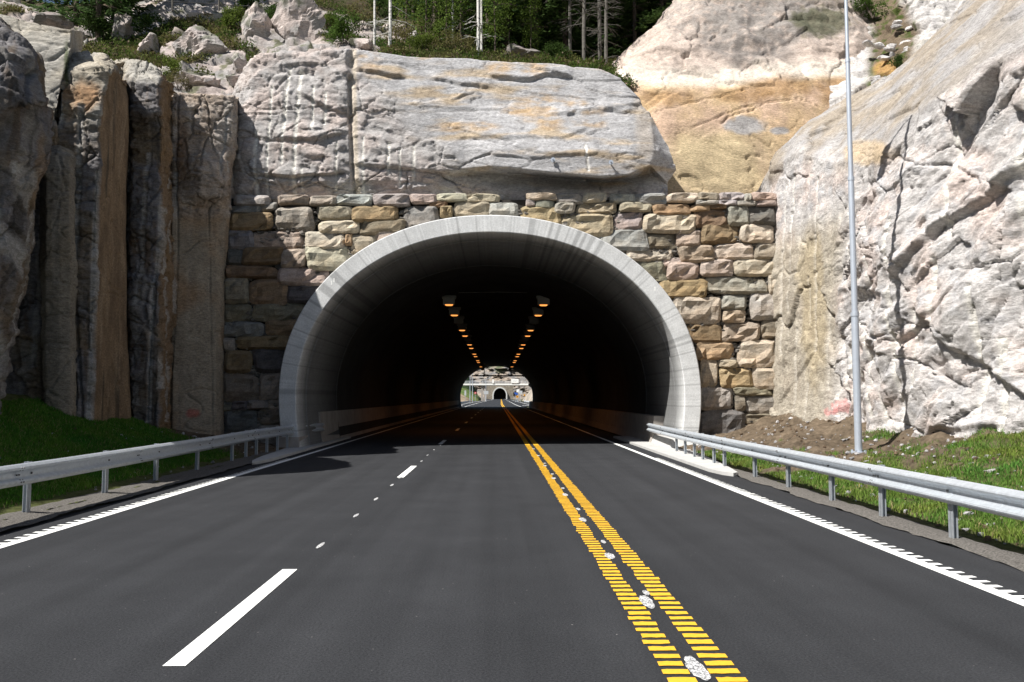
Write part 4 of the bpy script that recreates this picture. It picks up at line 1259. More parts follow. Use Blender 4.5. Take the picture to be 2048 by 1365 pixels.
for (x0, y0, x1, y1, c) in st:
    p0, p1 = at(x0, y1, YW), at(x1, y0, YW)
    cx, cz = (p0[0] + p1[0]) / 2, (p0[2] + p1[2]) / 2
    hx, hz = abs(p1[0] - p0[0]) / 2 + 0.02, abs(p1[2] - p0[2]) / 2 + 0.02
    n = 20
    cut = [random.choice([random.uniform(0.0, 0.2), random.uniform(0.0, 0.4)]) for _ in range(4)]
    shx, shz = random.uniform(-0.1, 0.1) * hx, random.uniform(-0.05, 0.05) * hz
    out = []
    for k in range(n):
        an = 2 * math.pi * (k + 0.5) / n + random.uniform(-0.08, 0.08)
        ca_, sa = math.cos(an), math.sin(an)
        qd = (0 if sa > 0 else 3) if ca_ > 0 else (1 if sa > 0 else 2)
        e = 7.0 - 10.0 * cut[qd]
        rr = (abs(ca_) ** e + abs(sa) ** e) ** (-1 / e)
        rr *= 1 + rng.normal(0, 0.022)
        u, v = rr * ca_, rr * sa
        out.append((u * hx + shx * v, v * hz + shz * u))
    dep = random.uniform(-0.06, 0.05)
    bul = random.uniform(0.015, 0.045)
    tx, tz = random.uniform(-0.12, 0.12), random.uniform(-0.1, 0.16)
    nx, nz_ = max(6, int(hx / 0.085)), max(5, int(hz / 0.085))
    e4 = [9.0 - 15.0 * q for q in cut]
    G = []
    for j in range(nz_ + 1):
        for i in range(nx + 1):
            a_, b_ = -1 + 2 * i / nx, -1 + 2 * j / nz_
            a_, b_ = math.copysign(abs(a_) ** 0.72, a_), math.copysign(abs(b_) ** 0.72, b_)
            e = e4[(0 if b_ > 0 else 3) if a_ > 0 else (1 if b_ > 0 else 2)]
            rho = max(abs(a_), abs(b_))
            if rho > 1e-6:
                q = (abs(a_) ** e + abs(b_) ** e) ** (1 / e)
                a_, b_ = a_ / q * rho, b_ / q * rho
            G.append((a_, b_, rho))
    G = np.array(G)
    Pn = np.stack([G[:, 0] * hx + cx, G[:, 1] * hz + cz, G[:, 0] * 0 + dep * 50], -1)
    wob_ = 1 + 0.10 * gnoise(Pn * 2.2, 61)[:, None] * np.array([1, 1])
    UV = G[:, :2] * np.array([hx, hz]) * wob_
    UV[:, 0] += shx * G[:, 1]
    UV[:, 1] += shz * G[:, 0]
    fc = blocks(Pn, (0.5, 0.34, 0.4), 63, tilt=1.3, warp=0.1)[0]
    edge = np.minimum((1 - G[:, 2]) * min(hx, hz), 0.045) / 0.045
    Yv = YW + dep + tx * UV[:, 0] + tz * UV[:, 1] + 0.065 * (1 - np.sqrt(np.clip(edge * (2 - edge), 0, 1))) - bul * edge + 0.05 * fc * edge + 0.02 * gnoise(Pn * 5, 64)
    V = []
    for (u, v), y in zip(UV, Yv):
        x, z = clear_ring(cx + u, cz + v)
        V.append((x, float(y), z))
    Fc = grid_faces(nz_ + 1, nx + 1).tolist()
    W_ = nx + 1
    rim_i = list(range(W_)) + [j * W_ + nx for j in range(1, nz_ + 1)] + [nz_ * W_ + i for i in range(nx - 1, -1, -1)] + [j * W_ for j in range(nz_ - 1, 0, -1)]
    k0 = len(V)
    V += [(V[i][0], YW + 0.5, V[i][2]) for i in rim_i]
    nr = len(rim_i)
    Fc += [(rim_i[(k + 1) % nr], rim_i[k], k0 + k, k0 + (k + 1) % nr) for k in range(nr)]
    o = obj('stone', V, Fc, M['stone'], wall, base=(cx, YW, cz))
    k = random.uniform(0.85, 1.18)
    o.color = tuple(min(0.8, q * k * random.uniform(0.95, 1.05)) for q in cols[c]) + (1,)
# small wedge stones packed in the gaps
tv, tf = [], []
protos = [polytope(9, (1, 1, 1), s, 7, 5) for s in range(8)]
k = 0
for gx in np.arange(at(452, 600, YW)[0], at(1560, 600, YW)[0], 0.17):
    for gz in np.arange(0.1, 8.35, 0.13):
        x, z = gx + random.uniform(-.07, .07), gz + random.uniform(-.05, .05)
        if clear_ring(x, z, 0.12) != (x, z):
            continue
        V, Fq = protos[random.randrange(8)]
        s = random.uniform(0.055, 0.085)
        tv.append(V * np.array([s * random.uniform(1, 1.6), s, s * random.uniform(.6, .9)]) + np.array([x, YW + random.uniform(0.10, 0.2), z]))
        tf.append(Fq + k)
        k += len(V)
tvv = np.concatenate(tv)
cc = np.repeat(rng.uniform(0.09, 0.26, (len(tv), 1)) * np.array([1, 0.93, 0.84]), len(protos[0][0]), 0)
obj('gap_stone', tvv, np.concatenate(tf), M['rock'], wall, col=cc, kind='stuff')
# core behind the facing
V, Fc = [], []
ang = np.linspace(0, math.pi, 70)
bl, br, bt = at(448, 600, 29.2)[0], at(1562, 600, 29.2)[0], at(1000, 402, 29.2)[2]
for a in ang:
    c, s = math.cos(a), math.sin(a)
    V.append((XC + (AO - 0.2) * c, YW + 0.3, ZC + (BO - 0.2) * s))
    k = min((br - XC) / c if c > 1e-6 else 99, (bl - XC) / c if c < -1e-6 else 99, (bt - ZC) / s if s > 1e-6 else 99)
    V.append((XC + c * k, YW + 0.3, ZC + s * k))
Fc = [(2 * i, 2 * i + 1, 2 * i + 3, 2 * i + 2) for i in range(69)]
n = len(V)
for sx, xo in ((1, br), (-1, bl)):
    q = len(V)
    V += [(XC + sx * (AO - 0.2), YW + 0.3, ZC), (xo, YW + 0.3, ZC), (xo, YW + 0.3, -0.3), (XC + sx * (AO - 0.2), YW + 0.3, -0.3)]
    Fc.append((q, q + 1, q + 2, q + 3))
obj('wall_core', V, Fc, M['dark_gap'], wall)

# ------------------------------------------------------------------ guard rails
prof = [(0.0, 0.0), (0.03, 0.012), (0.072, 0.045), (0.08, 0.062), (0.072, 0.082), (0.012, 0.118), (0.0, 0.145), (0.0, 0.165), (0.012, 0.192), (0.072, 0.228), (0.08, 0.248), (0.072, 0.265), (0.03, 0.298), (0.0, 0.31)]
def beam(p, q, side, over=0.08, zoff=0.43):
    """W profile from p to q; side = direction (x) in which the waves bulge, towards the road"""
    p, q = np.array(p), np.array(q)
    d = (q - p) / np.linalg.norm(q - p)
    q = q + d * over
    V = []
    for e, push in ((p, 0.003), (q, 0.0)):
        for a, z in prof:
            V.append((e[0] + side * (a + push), e[1], e[2] + zoff + z))
        for a, z in reversed(prof):
            V.append((e[0] + side * (a + push - 0.006), e[1], e[2] + zoff + z))
    n = len(prof) * 2
    Fc = [(i, (i + 1) % n, (i + 1) % n + n, i + n) for i in range(n)] + [tuple(range(n))[::-1], tuple(range(n, 2 * n))]
    return V, Fc
def post_mesh(x, y, z0, z1, side):
    w, d, tk = 0.055, 0.06, 0.007
    x = x - side * 0.015
    a = x - d if side > 0 else x + d
    parts = [box(min(x, a), max(x, a), y - tk / 2, y + tk / 2, z0, z1), box(x - tk, x, y - w, y + w, z0, z1) if side > 0 else box(x, x + tk, y - w, y + w, z0, z1),
             box(a, a + tk, y - w, y + w, z0, z1) if side > 0 else box(a - tk, a, y - w, y + w, z0, z1)]
    return join(parts)
def guard_rail(pts, side, label, posts, end=None):
    root = empty('guard_rail', (pts[0][0], pts[0][1], 0), label, 'guard rail')
    ptsY = [p[1] for p in pts]
    fx = lambda y: float(np.interp(y, ptsY, [p[0] for p in pts]))
    fz = lambda y: float(np.interp(y, ptsY, [p[2] for p in pts]))
    y = pts[0][1]
    ye = pts[-1][1]
    while y < ye - 0.1:
        y2 = min(y + 4.0, ye)
        if y < 0:
            y2 = min(y + 4.0, ye)
        steps = np.linspace(y, y2, 5)
        bs = [beam((fx(a), a, fz(a)), (fx(c), c, fz(c)), side, 0.09 if k == 3 and y2 < ye else 0.0) for k, (a, c) in enumerate(zip(steps[:-1], steps[1:]))]
        obj('rail', *join(bs), M['steel'], root, smooth=False)
        j = []
        if y2 < ye:
            for zz in (0.485, 0.515, 0.585, 0.655, 0.685):
                for dy in (0.03, -0.03):
                    xx = fx(y2) + side * (0.075 if zz in (0.485, 0.685) else (0.055 if zz in (.515, .655) else 0.008))
                    j.append(tube([(xx, y2 + dy + 0.05, fz(y2) + zz), (xx + side * 0.016, y2 + dy + 0.05, fz(y2) + zz)], 0.012, 6))
            obj('splice_bolt', *join(j), M['bolt'], root, kind='stuff')
        y = y2
    for y in posts:
        x, z = fx(y), fz(y)
        po = obj('post', *post_mesh(x, y, -0.35, z + 0.75, side), M['post_steel'], root)
        j = [tube([(x + side * 0.004, y, z + 0.585), (x + side * 0.022, y, z + 0.585)], 0.017, 6)]
        obj('post_bolt', *join(j), M['bolt'], po)
    return root
def gp(px, py, z):
    p = onz(px, py, z)
    return p
rp = [(5.78, -4, 0.03), (5.55, 4, 0.03), (5.5, 9, 0.03), (5.5, 18, 0.03), (5.55, 24, 0.03), (5.62, 28, 0.04), (5.70, 31.2, 0.05)]
guard_rail(rp, -1, 'galvanised guard rail along the sunlit grass bank below the street lamp', [-2, 0, 2, 4, 6.1, 8.1, 10.1, 11.95, 13.75, 15.8, 17.85, 20.3, 21.3, 22.5, 23.5, 24.7, 26.0])
lp = [(-6.9, -4, 0.06), (-6.85, 8, 0.06), (-6.82, 13, 0.06), (-6.85, 20, 0.07), (-7.0, 24, 0.08), (-6.88, 28, 0.08), (-6.50, 31.3, 0.06)]
guard_rail(lp, 1, 'galvanised guard rail in the shade of the dark rock cliff', [-2, 0.4, 2.8, 5.2, 7.6, 10.0, 12.4, 14.85, 17.05, 19.4, 22.2, 23.6, 24.6, 25.6, 26.7, 27.8])

# ------------------------------------------------------------------ street lamp
def street_lamp(x, y, z, h, label, r0=0.085, side=-1, detail=True, group=None):
    root = empty('street_lamp', (x, y, z), label, 'street lamp', group)
    sec = [(0, r0), (h * 0.27, r0), (h * 0.27, r0 * 0.82), (h * 0.54, r0 * 0.8), (h * 0.54, r0 * 0.66), (h * 0.78, r0 * 0.64), (h * 0.78, r0 * 0.52), (h, r0 * 0.45)]
    obj('pole', *tube([(x, y, z - 0.3 + (a if a else 0)) if a == 0 else (x, y, z + a) for a, _ in sec], [q for _, q in sec], 16 if detail else 8), M['pole'], root, smooth=False)
    if detail:
        for f in (0.27, 0.54, 0.78):
            k = {0.27: 1.0, 0.54: 0.8, 0.78: 0.64}[f] * r0
            obj('collar', *tube([(x, y, z + h * f - 0.06), (x, y, z + h * f + 0.03)], k * 1.13, 16), M['pole'], root)
        obj('base_plate', *join([tube([(x, y, z - 0.02), (x, y, z + 0.02)], r0 * 2.1, 12)] + [box(x + a - .02, x + a + .02, y + c - .02, y + c + .02, z + .02, z + .06) for a in (-.11, .11) for c in (-.11, .11)]), M['pole'], root)
    obj('arm', *tube([(x, y, z + h - 0.05), (x + side * 0.25, y, z + h + 0.18), (x + side * 1.1, y, z + h + 0.3)], r0 * 0.42, 8), M['pole'], root)
    hx = x + side * 1.4
    hd = obj('lamp_head', *tube([(hx - side * 0.38, y, z + h + 0.31), (hx - side * 0.25, y, z + h + 0.33), (hx + side * 0.2, y, z + h + 0.34), (hx + side * 0.42, y, z + h + 0.33)], [0.05, 0.13, 0.14, 0.05], 10), M['housing'], root)
    obj('lens', *tube([(hx - side * 0.05, y, z + h + 0.20), (hx - side * 0.05, y, z + h + 0.18)], 0.1, 10), M['white_paint'], hd)
    return root
pp = at(1718, 930, 19.6)
street_lamp(float(pp[0]), 19.6, float(bank_right(np.array([pp[0]]), np.array([19.6]))[0]), 12.2, 'tall grey steel street lamp on the grass bank before the pale cliff')

# ------------------------------------------------------------------ tunnel lamps, trays and wires
ZL = 6.25
ORD = ['first', 'second', 'third', 'fourth', 'fifth', 'sixth', 'seventh', 'eighth', 'ninth', 'tenth', 'eleventh', 'twelfth', 'thirteenth', 'fourteenth', 'fifteenth', 'sixteenth', 'seventeenth', 'eighteenth', 'nineteenth', 'twentieth']
lx = {'left': float(at(898, 612, 42.3)[0]), 'right': float(at(1087, 610, 42.3)[0])}
ZL = float(at(898, 612, 42.3)[2])
def lamp_proto(x, y, lit, label):
    root = empty('tunnel_lamp', (x, y, ZL), label, 'tunnel lamp', 'lamps hung along the tunnel roof')
    hs = obj('lamp_housing', *join([box(x - 0.30, x + 0.30, y - 0.2, y + 0.2, ZL + 0.06, ZL + 0.36), box(x - 0.35, x + 0.35, y - 0.26, y + 0.26, ZL + 0.365, ZL + 0.43),
                                    box(x - 0.37, x + 0.37, y - 0.28, y + 0.28, ZL + 0.45, ZL + 0.5)]), M['housing'], root)
    V, Fc = [], []
    for j, (zz, k) in enumerate(((0.06, 1.0), (0.03, 0.95), (0.0, 0.7))):
        for i in range(16):
            a = 2 * math.pi * i / 16
            ex = lambda q: math.copysign(abs(q) ** 0.6, q)
            V.append((x + 0.21 * k * ex(math.cos(a)), y + 0.14 * k * ex(math.sin(a)), ZL + zz))
    for j in range(2):
        for i in range(16):
            Fc.append((j * 16 + i, j * 16 + (i + 1) % 16, (j + 1) * 16 + (i + 1) % 16, (j + 1) * 16 + i))
    Fc.append(tuple(range(32, 48)))
    obj('diffuser', V, Fc, M['glow'] if lit else M['housing'], root)
    if lit:
        la = bpy.data.lights.new('sodium_light', 'AREA')
        la.shape, la.size, la.size_y = 'RECTANGLE', 0.5, 0.3
        la.energy, la.color, la.spread = 7.5, (1.0, 0.36, 0.08), R(120)
        lo = bpy.data.objects.new('sodium_light', la)
        COL.objects.link(lo)
        lo.parent = root
        lo.location = (0, 0, -0.02)
    obj('bracket', *join([box(x - 0.03, x + 0.03, y - 0.03, y + 0.03, ZL + 0.5, ZL + 0.62)]), M['black'], root)
    return root
pl_, pd_ = None, None
for sd in ('left', 'right'):
    for k in range(20):
        y = 42.3 + k * 5.4
        lit = k % 3 != 2
        if k > 12:
            lit = k in (13, 16)
        lab = ('glowing orange' if lit else 'unlit grey') + ' tunnel lamp in the %s row, %s from the entrance' % (sd, ORD[k])
        src = pl_ if lit else pd_
        if src is None:
            o = lamp_proto(lx[sd], y, lit, lab)
            if lit: pl_ = o
            else: pd_ = o
        else:
            copy_tree(src, (lx[sd], y, ZL), label=lab)
    x = lx[sd]
    obj('cable_tray', *box(x - 0.22, x + 0.22, 42.0, 147.5, ZL + 0.62, ZL + 0.74), M['black'], base=(x, 42, ZL + .6), label='long dark cable tray carrying the %s row of tunnel lamps' % sd, cat='cable tray')
    tp = (XC + 0.25, 42.3, ZC + BI - 0.25)
    obj('suspension_wire', *tube([tp, (x, 42.3, ZL + 0.66)], 0.012, 6), M['housing'], label='slanting wire from the tunnel roof to the nearest lamp of the %s row' % sd, cat='wire')
    xr = XC + (-1 if sd == 'left' else 1) * abs(x - XC)
    obj('hanger_rod', *tube([(x, 42.5, ZL + 0.66), (x, 42.5, ZC + (BI - .2) * math.sqrt(max(0, 1 - ((x - XC) / AI) ** 2)))], 0.014, 6), M['black'], label='upright rod holding the front end of the %s cable tray' % sd, cat='rod')
bz = float(at(1000, 752, 147)[2])
bar = empty('height_bar', (0, 147, bz), 'thin dark height bar hung across the far tunnel exit', 'height bar')
obj('bar', *box(-4.3, 4.9, 146.95, 147.05, bz - 0.12, bz + 0.12), M['black'], bar)
for x in (-2.15, 2.6):
    obj('hanger', *tube([(x, 147, bz), (x, 147, ZL + 0.62)], 0.07, 6), M['black'], bar)

# ------------------------------------------------------------------ rock bolts
for px, py, Y, lab in ((1106, 320, 28.25, 'blue grey rock bolt on the slab above the arch, nearer the arch crown'), (1222, 325, 28.2, 'blue grey rock bolt near the right end of the overhanging slab'), (1632, 436, 26.5, 'rock bolt high on the yellowish slab beside the wall'),
                       (1697, 478, 24.2, 'rock bolt on the pale cliff just beside the lamp pole'), (1763, 554, 21.9, 'rock bolt on the pale cliff left of the pole shadow')):
    p = at(px, py, Y)
    d = np.array([0, -1, 0]) if px < 1300 else np.array([-0.9, -0.35, 0])
    root = empty('rock_bolt', p, lab, 'rock bolt')
    a = p - d * 0.6
    obj('plate', *tube([p - d * 0.01, p + d * 0.015], 0.085, 8), M['pole'], root)
    obj('stud', *tube([a, p + d * 0.12], 0.028, 6), M['pole'], root)

# ------------------------------------------------------------------ boulders, trees and bushes on the hill
dg = bpy.context.evaluated_depsgraph_get()
def hill_at(px, py, lo=27.0):
    d = Vector(ray(px, py)).normalized()
    ok, loc, nrm, idx = hill.ray_cast(EYE, d)
    return np.array(loc) if ok else at(px, py, 36)
bn = 0
for px, py, w, h_, Y, lab in ((395, 100, 105, 110, 34.5, 'large pinkish boulder with a slanting flat face on the left hillside'), (600, 55, 85, 110, 37.0, 'tall grey boulder with lichen standing left of the first birch'),
                              (515, 55, 45, 75, 36.5, 'narrow upright pinkish rock beside the tall grey boulder'), (480, 128, 30, 42, 32.6, 'small upright block above the rock face corner'),
                              (410, 165, 70, 26, 32.0, 'flat pale slab lying at the foot of the large pinkish boulder'), (475, 160, 40, 30, 31.8, 'pale block lying on the grass by the rock face corner'),
                              (300, 95, 40, 60, 35.0, 'brownish upright rock left of the large pinkish boulder'), (425, 40, 60, 30, 39.5, 'grey ledge rock above the large pinkish boulder'),
                              (1040, 112, 62, 34, 36.0, 'dark grey boulder among bushes at the edge of the spruces'), (725, 90, 40, 22, 34.5, 'pale pointed rock just left of the second birch'),
                              (105, 45, 75, 34, 31.0, 'weathered rounded outcrop at the top left under the sky'), (245, 60, 35, 70, 36.5, 'dark leaning rock beside the trees at the left'),
                              (785, 62, 40, 28, 44.0, 'grey rock half hidden in brush behind the birches')):
    c = at(px, py, Y)
    sx, sz = w * Y / F / 2 * 1.15, h_ * Y / F / 2 * 1.1
    V, Fq = polytope(16, (sx, max(sx, sz) * 0.75, sz), 400 + bn, 56, 34)
    V = V + c
    D = fbm(V * 1.6, 4, 401 + bn) * 0.08 + 0.05 * blocks(V, (0.6, 0.6, 0.5), 409 + bn)[0]
    V = V + (V - c) / (np.linalg.norm(V - c, axis=1, keepdims=True) + 1e-6) * D[:, None]
    n = fbm(V * 1.2, 4, 415 + bn)
    C = mixc(PINK * (0.6 if px > 1000 or px < 250 else 0.92), GREY * (0.45 if px > 1000 or px < 250 else 0.78), sstep(-0.3, 0.4, n))
    C = mixc(C, np.array([0.09, 0.10, 0.045]), sstep(0.15, 0.5, n + 0.3 * (V[:, 2] - c[2]) / sz) * 0.75)
    obj('boulder', V, Fq, M['rock'], smooth=False, col=C, base=c - np.array([0, 0, sz]), label=lab, cat='boulder', group='boulders on the hillside')
    bn += 1
def frame_of(d):
    d = d / np.linalg.norm(d, axis=1, keepdims=True)
    up = np.tile(np.array([0, 0, 1.0]), (len(d), 1))
    s = np.cross(d, up)
    s /= np.linalg.norm(s, axis=1, keepdims=True) + 1e-6
    return d, s, np.cross(s, d)
def spruce_mesh(H, seed, first=1.2, dens=1.0, tint=(0.062, 0.108, 0.034)):
    g = np.random.default_rng(seed)
    P, D, Sz = [], [], []
    nb = int(190 * dens)
    for k in range(nb):
        z = first + (H - first) * (k / nb) ** 1.05 + g.uniform(-0.15, 0.15)
        f = min(1.0, max(0.0, 1 - (z - first) / (H - first)))
        Lb = (0.25 + 2.3 * f ** 0.8) * g.uniform(0.55, 1.1)
        an = g.uniform(0, 2 * np.pi)
        m = max(5, int(Lb * 13))
        s = np.sort(g.uniform(0.18, 1, m))
        droop = -0.28 * f
        px = np.stack([np.cos(an) * Lb * s, np.sin(an) * Lb * s, z + droop * Lb * s + 0.22 * Lb * s ** 2.2], -1)
        sd = np.where(g.uniform(size=m) < .5, -1, 1)
        a2 = an + sd * g.uniform(0.35, 1.1, m)
        P.append(px)
        D.append(np.stack([np.cos(a2), np.sin(a2), g.uniform(-0.65, 0.1, m)], -1))
        Sz.append(g.uniform(0.22, 0.5, m) * (0.5 + 0.6 * (1 - s)) + 0.1)
    P, D, Sz = np.concatenate(P), np.concatenate(D), np.concatenate(Sz)
    d, s, u = frame_of(D)
    n = len(P)
    w = 0.16 * Sz[:, None]
    tip = P + d * Sz[:, None]
    mid = P + d * Sz[:, None] * 0.45
    V = np.stack([P, mid + s * w - u * 0.03, tip, mid - s * w - u * 0.03], 1).reshape(-1, 3)
    b0 = np.arange(n)[:, None] * 4
    Fq = np.concatenate([b0 + np.array([0, 1, 2]), b0 + np.array([0, 2, 3])])
    c = np.asarray(tint) * g.uniform(0.55, 1.5, (n, 1)) * (1 + 0.35 * fbm(P * 0.8, 2, seed)[:, None])
    return mk('crown', V, Fq, M['leaf'], col=np.repeat(np.clip(c, 0.005, 0.3), 4, 0))
def trunk_mesh(H, r0, r1, seed, mat, twigs=0, z1=None):
    g = random.Random(seed)
    path = [(g.uniform(-.05, .05) * i * .5, g.uniform(-.05, .05) * i * .5, -0.5 + (H + 0.5) * i / 7) for i in range(8)]
    parts = [tube(path, [r0 + (r1 - r0) * i / 7 for i in range(8)], 8)]
    for k in range(twigs):
        z = g.uniform(0.8, z1 or H * 0.8)
        an = g.uniform(0, 6.28)
        L_ = g.uniform(0.4, 1.3)
        parts.append(tube([(0, 0, z), (math.cos(an) * L_ * .6, math.sin(an) * L_ * .6, z - 0.05), (math.cos(an) * L_, math.sin(an) * L_, z - 0.18 + g.uniform(-.1, .1))], [0.022, 0.014, 0.005], 4, False))
        for q in range(3):
            f = g.uniform(.3, .9)
            bx_, by_ = math.cos(an) * L_ * f, math.sin(an) * L_ * f
            a2 = an + g.uniform(-1, 1)
            parts.append(tube([(bx_, by_, z - .08 * f), (bx_ + math.cos(a2) * .35, by_ + math.sin(a2) * .35, z - .15 - .08 * f)], [0.009, 0.003], 3, False))
    V, Fc = join(parts)
    return mk('trunk', V, Fc, mat)
def leaf_mesh(clumps, n, size, tint, seed, name='crown'):
    g = np.random.default_rng(seed)
    P = []
    for (c, r) in clumps:
        q = g.normal(size=(n, 3))
        q /= np.linalg.norm(q, axis=1, keepdims=True)
        P.append(np.asarray(c) + q * np.asarray(r) * g.uniform(0.25, 1.08, (n, 1)) ** 0.6)
    P = np.concatenate(P)
    n = len(P)
    d, s, u = frame_of(g.normal(size=(n, 3)) + np.array([0, 0, -0.2]))
    sz = g.uniform(0.5, 1.2, n)[:, None] * size
    V = np.stack([P, P + d * sz * .5 + s * sz * .32, P + d * sz, P + d * sz * .5 - s * sz * .32], 1).reshape(-1, 3)
    b0 = np.arange(n)[:, None] * 4
    Fq = np.concatenate([b0 + np.array([0, 1, 2]), b0 + np.array([0, 2, 3])])
    c = np.asarray(tint) * g.uniform(0.6, 1.5, (n, 1))
    return mk(name, V, Fq, M['leaf'], col=np.repeat(c, 4, 0))
def plant(name, loc, rz, sc, meshes, label, cat, group=None):
    o = empty(name, loc, label, cat, group)
    o.rotation_euler = (0, 0, rz)
    o.scale = (sc, sc, sc)
    for nm, me in meshes:
        c = bpy.data.objects.new(nm, me)
        COL.objects.link(c)
        c.parent = o
    return o
sp = [[('trunk', trunk_mesh(15, 0.12, 0.03, 1, M['bark'], 24, 4)), ('crown', spruce_mesh(15.5, 501, 0.3, 1.25))],
      [('trunk', trunk_mesh(17, 0.13, 0.03, 2, M['bark'], 30, 5)), ('crown', spruce_mesh(17.5, 502, 0.8, 1.2))],
      [('trunk', trunk_mesh(13, 0.14, 0.03, 3, M['bark'], 22, 4)), ('crown', spruce_mesh(13.5, 503, 0.2, 1.3, (0.08, 0.13, 0.038)))],
      [('trunk', trunk_mesh(18, 0.13, 0.04, 4, M['bark'], 40, 9)), ('crown', spruce_mesh(18.5, 504, 5.5, 0.9))]]
def gz(x, y):
    ok, loc, nrm, idx = hill.ray_cast(Vector((x, y, 80)), Vector((0, 0, -1)))
    return loc.z if ok else 14.0
trees = []
tl = [(870, 43), (925, 44), (975, 43), (1010, 39), (1040, 42), (1070, 38.5), (1100, 41), (1130, 39), (1165, 44), (1200, 46), (1235, 42), (1270, 41), (1300, 43), (1325, 42), (1350, 45)]
ORD2 = ['leftmost', 'second', 'third', 'fourth', 'fifth', 'sixth', 'seventh', 'eighth', 'ninth', 'tenth', 'eleventh', 'twelfth', 'thirteenth', 'fourteenth', 'rightmost']
for (px, Y), od in zip(tl, ORD2):
    trees.append((px, Y, random.choice([0, 1, 2]) if px > 985 else random.choice([1, 3, 2]), 'dark green spruce, %s along the front edge of the wood above the rock face' % od, 'spruces along the front of the wood'))
for k in range(17):
    trees.append((825 + k * 34 + random.uniform(-10, 10), random.uniform(53, 60), random.choice([0, 1, 2, 1]), 'dark spruce standing in the second rank of the wood', 'spruces in the second rank of the wood'))
for k in range(19):
    trees.append((760 + k * 36 + random.uniform(-12, 12), random.uniform(64, 74), random.choice([0, 1, 1]), 'spruce deep in the shade at the back of the wood', 'spruces at the back of the wood'))
for px, Y, s in ((150, 39, 0), (195, 37, 1), (225, 41, 2), (60, 46, 0), (245, 48, 1)):
    trees.append((px, Y, s, 'dark spruce behind the top left outcrop, %s' % {60: 'nearest the corner of the sky', 150: 'above the rounded outcrop', 195: 'directly over the tan slab', 225: 'second before the leaning rock', 245: 'closest to the leaning rock'}[px], 'spruces at the top left of the cutting'))
for px, Y, s, lab, grp in trees:
    p = at(px, 100, Y)
    plant('spruce_tree', (p[0], Y, gz(p[0], Y) - 0.1), random.uniform(0, 6.28), random.uniform(0.85, 1.15), sp[s], lab, 'tree', grp)
bt_ = trunk_mesh(13, 0.075, 0.03, 11, M['birch'], 10, 9)
bc_ = leaf_mesh([((0, 0, 9), (1.1, 1.1, 1.6)), ((0.4, 0.2, 11.5), (1.0, 1.0, 1.6)), ((-.4, -.2, 12.8), (.7, .7, 1))], 500, 0.12, (0.07, 0.11, 0.025), 12)
for px, Y, s, lab in ((748, 36, .8, 'slender birch trunk above the blasted corner, leftmost of the birches'), (779, 35, 1.0, 'grey birch trunk just right of the leftmost birch'), (956, 34.5, 1.0, 'bright white birch trunk at the crest of the smooth slab'), (963, 36, .75, 'thin pale birch close behind the bright white birch'),
                      (905, 39, .8, 'slim birch between the bushes and the wood edge')):
    p = at(px, 110, Y)
    plant('birch_tree', (p[0], Y, gz(p[0], Y) - 0.2), px * 1.0, s, [('trunk', bt_), ('crown', bc_)], lab, 'tree', 'birches at the crest')
dt = trunk_mesh(14, 0.09, 0.03, 21, M['dead_bark'], 90, 11)
dn = leaf_mesh([((0, 0, 12.5), (.8, .8, 1.6))], 300, 0.18, (0.04, 0.06, 0.02), 22)
for px, Y, s, lab in ((1168, 35.5, 1, 'bare grey dead spruce, first from the birches'), (1200, 36.5, 1.1, 'bare dead spruce in the middle of the three grey ones'), (1212, 35, .9, 'bare dead spruce nearest the pale dome'), (1140, 37, .9, 'half dead spruce with grey twigs in the shade of the wood')):
    p = at(px, 130, Y)
    plant('dead_spruce', (p[0], Y, gz(p[0], Y) - 0.2), px * 1.3, s, [('trunk', dt), ('crown', dn)], lab, 'tree', 'dead spruces beside the dome')
yt = [('trunk', trunk_mesh(5.5, 0.05, 0.012, 61, M['bark'], 14, 5)),
      ('crown', leaf_mesh([((0, 0, 1.6), (.7, .7, .8)), ((.3, .1, 2.6), (.8, .8, .7)), ((-.3, .2, 3.4), (.8, .7, .7)), ((.2, -.2, 4.3), (.6, .6, .6)), ((0, 0, 5.2), (.4, .4, .6))], 420, 0.13, (0.10, 0.15, 0.03), 62))]
for px, Y, sc_, lab in ((852, 38, 1.0, 'yellow green young tree at the left end of the wood edge'), (893, 37, .8, 'slim young broadleaf between the birches'), (922, 40, 1.2, 'tall leafy young tree left of the bright white birch'), (990, 36, 1.0, 'leafy young tree just right of the bright white birch'),
                        (1018, 38, 1.1, 'young broadleaf above the dark boulder'), (1062, 36.5, .6, 'small leafy sapling at the right side of the dark boulder'), (812, 41, 1.2, 'young broadleaf behind the grey birch')):
    p = at(px, 110, Y)
    plant('young_tree', (p[0], Y, gz(p[0], Y) - 0.15), px * .9, sc_, yt, lab, 'tree', 'young broadleaved trees at the wood edge')
def bush_set(seed, tint, n=360, k=6, size=0.10):
    g = np.random.default_rng(seed)
    cl = [((g.uniform(-.6, .6), g.uniform(-.6, .6), g.uniform(0.2, 1.0)), (g.uniform(.25, .5),) * 3) for _ in range(k)]
    stem = join([tube([(0, 0, -0.3), (c[0] * .5, c[1] * .5, c[2] * .5), c], [0.025, 0.015, 0.006], 5) for c, _ in cl])
    return [('stem', mk('stem', *stem, M['bark'])), ('foliage', leaf_mesh(cl, n, size, tint, seed + 1, 'foliage'))]
bs_ = [bush_set(31, (0.07, 0.12, 0.025)), bush_set(33, (0.11, 0.15, 0.03)), bush_set(35, (0.13, 0.12, 0.05), 200), bush_set(37, (0.05, 0.085, 0.022), 420)]
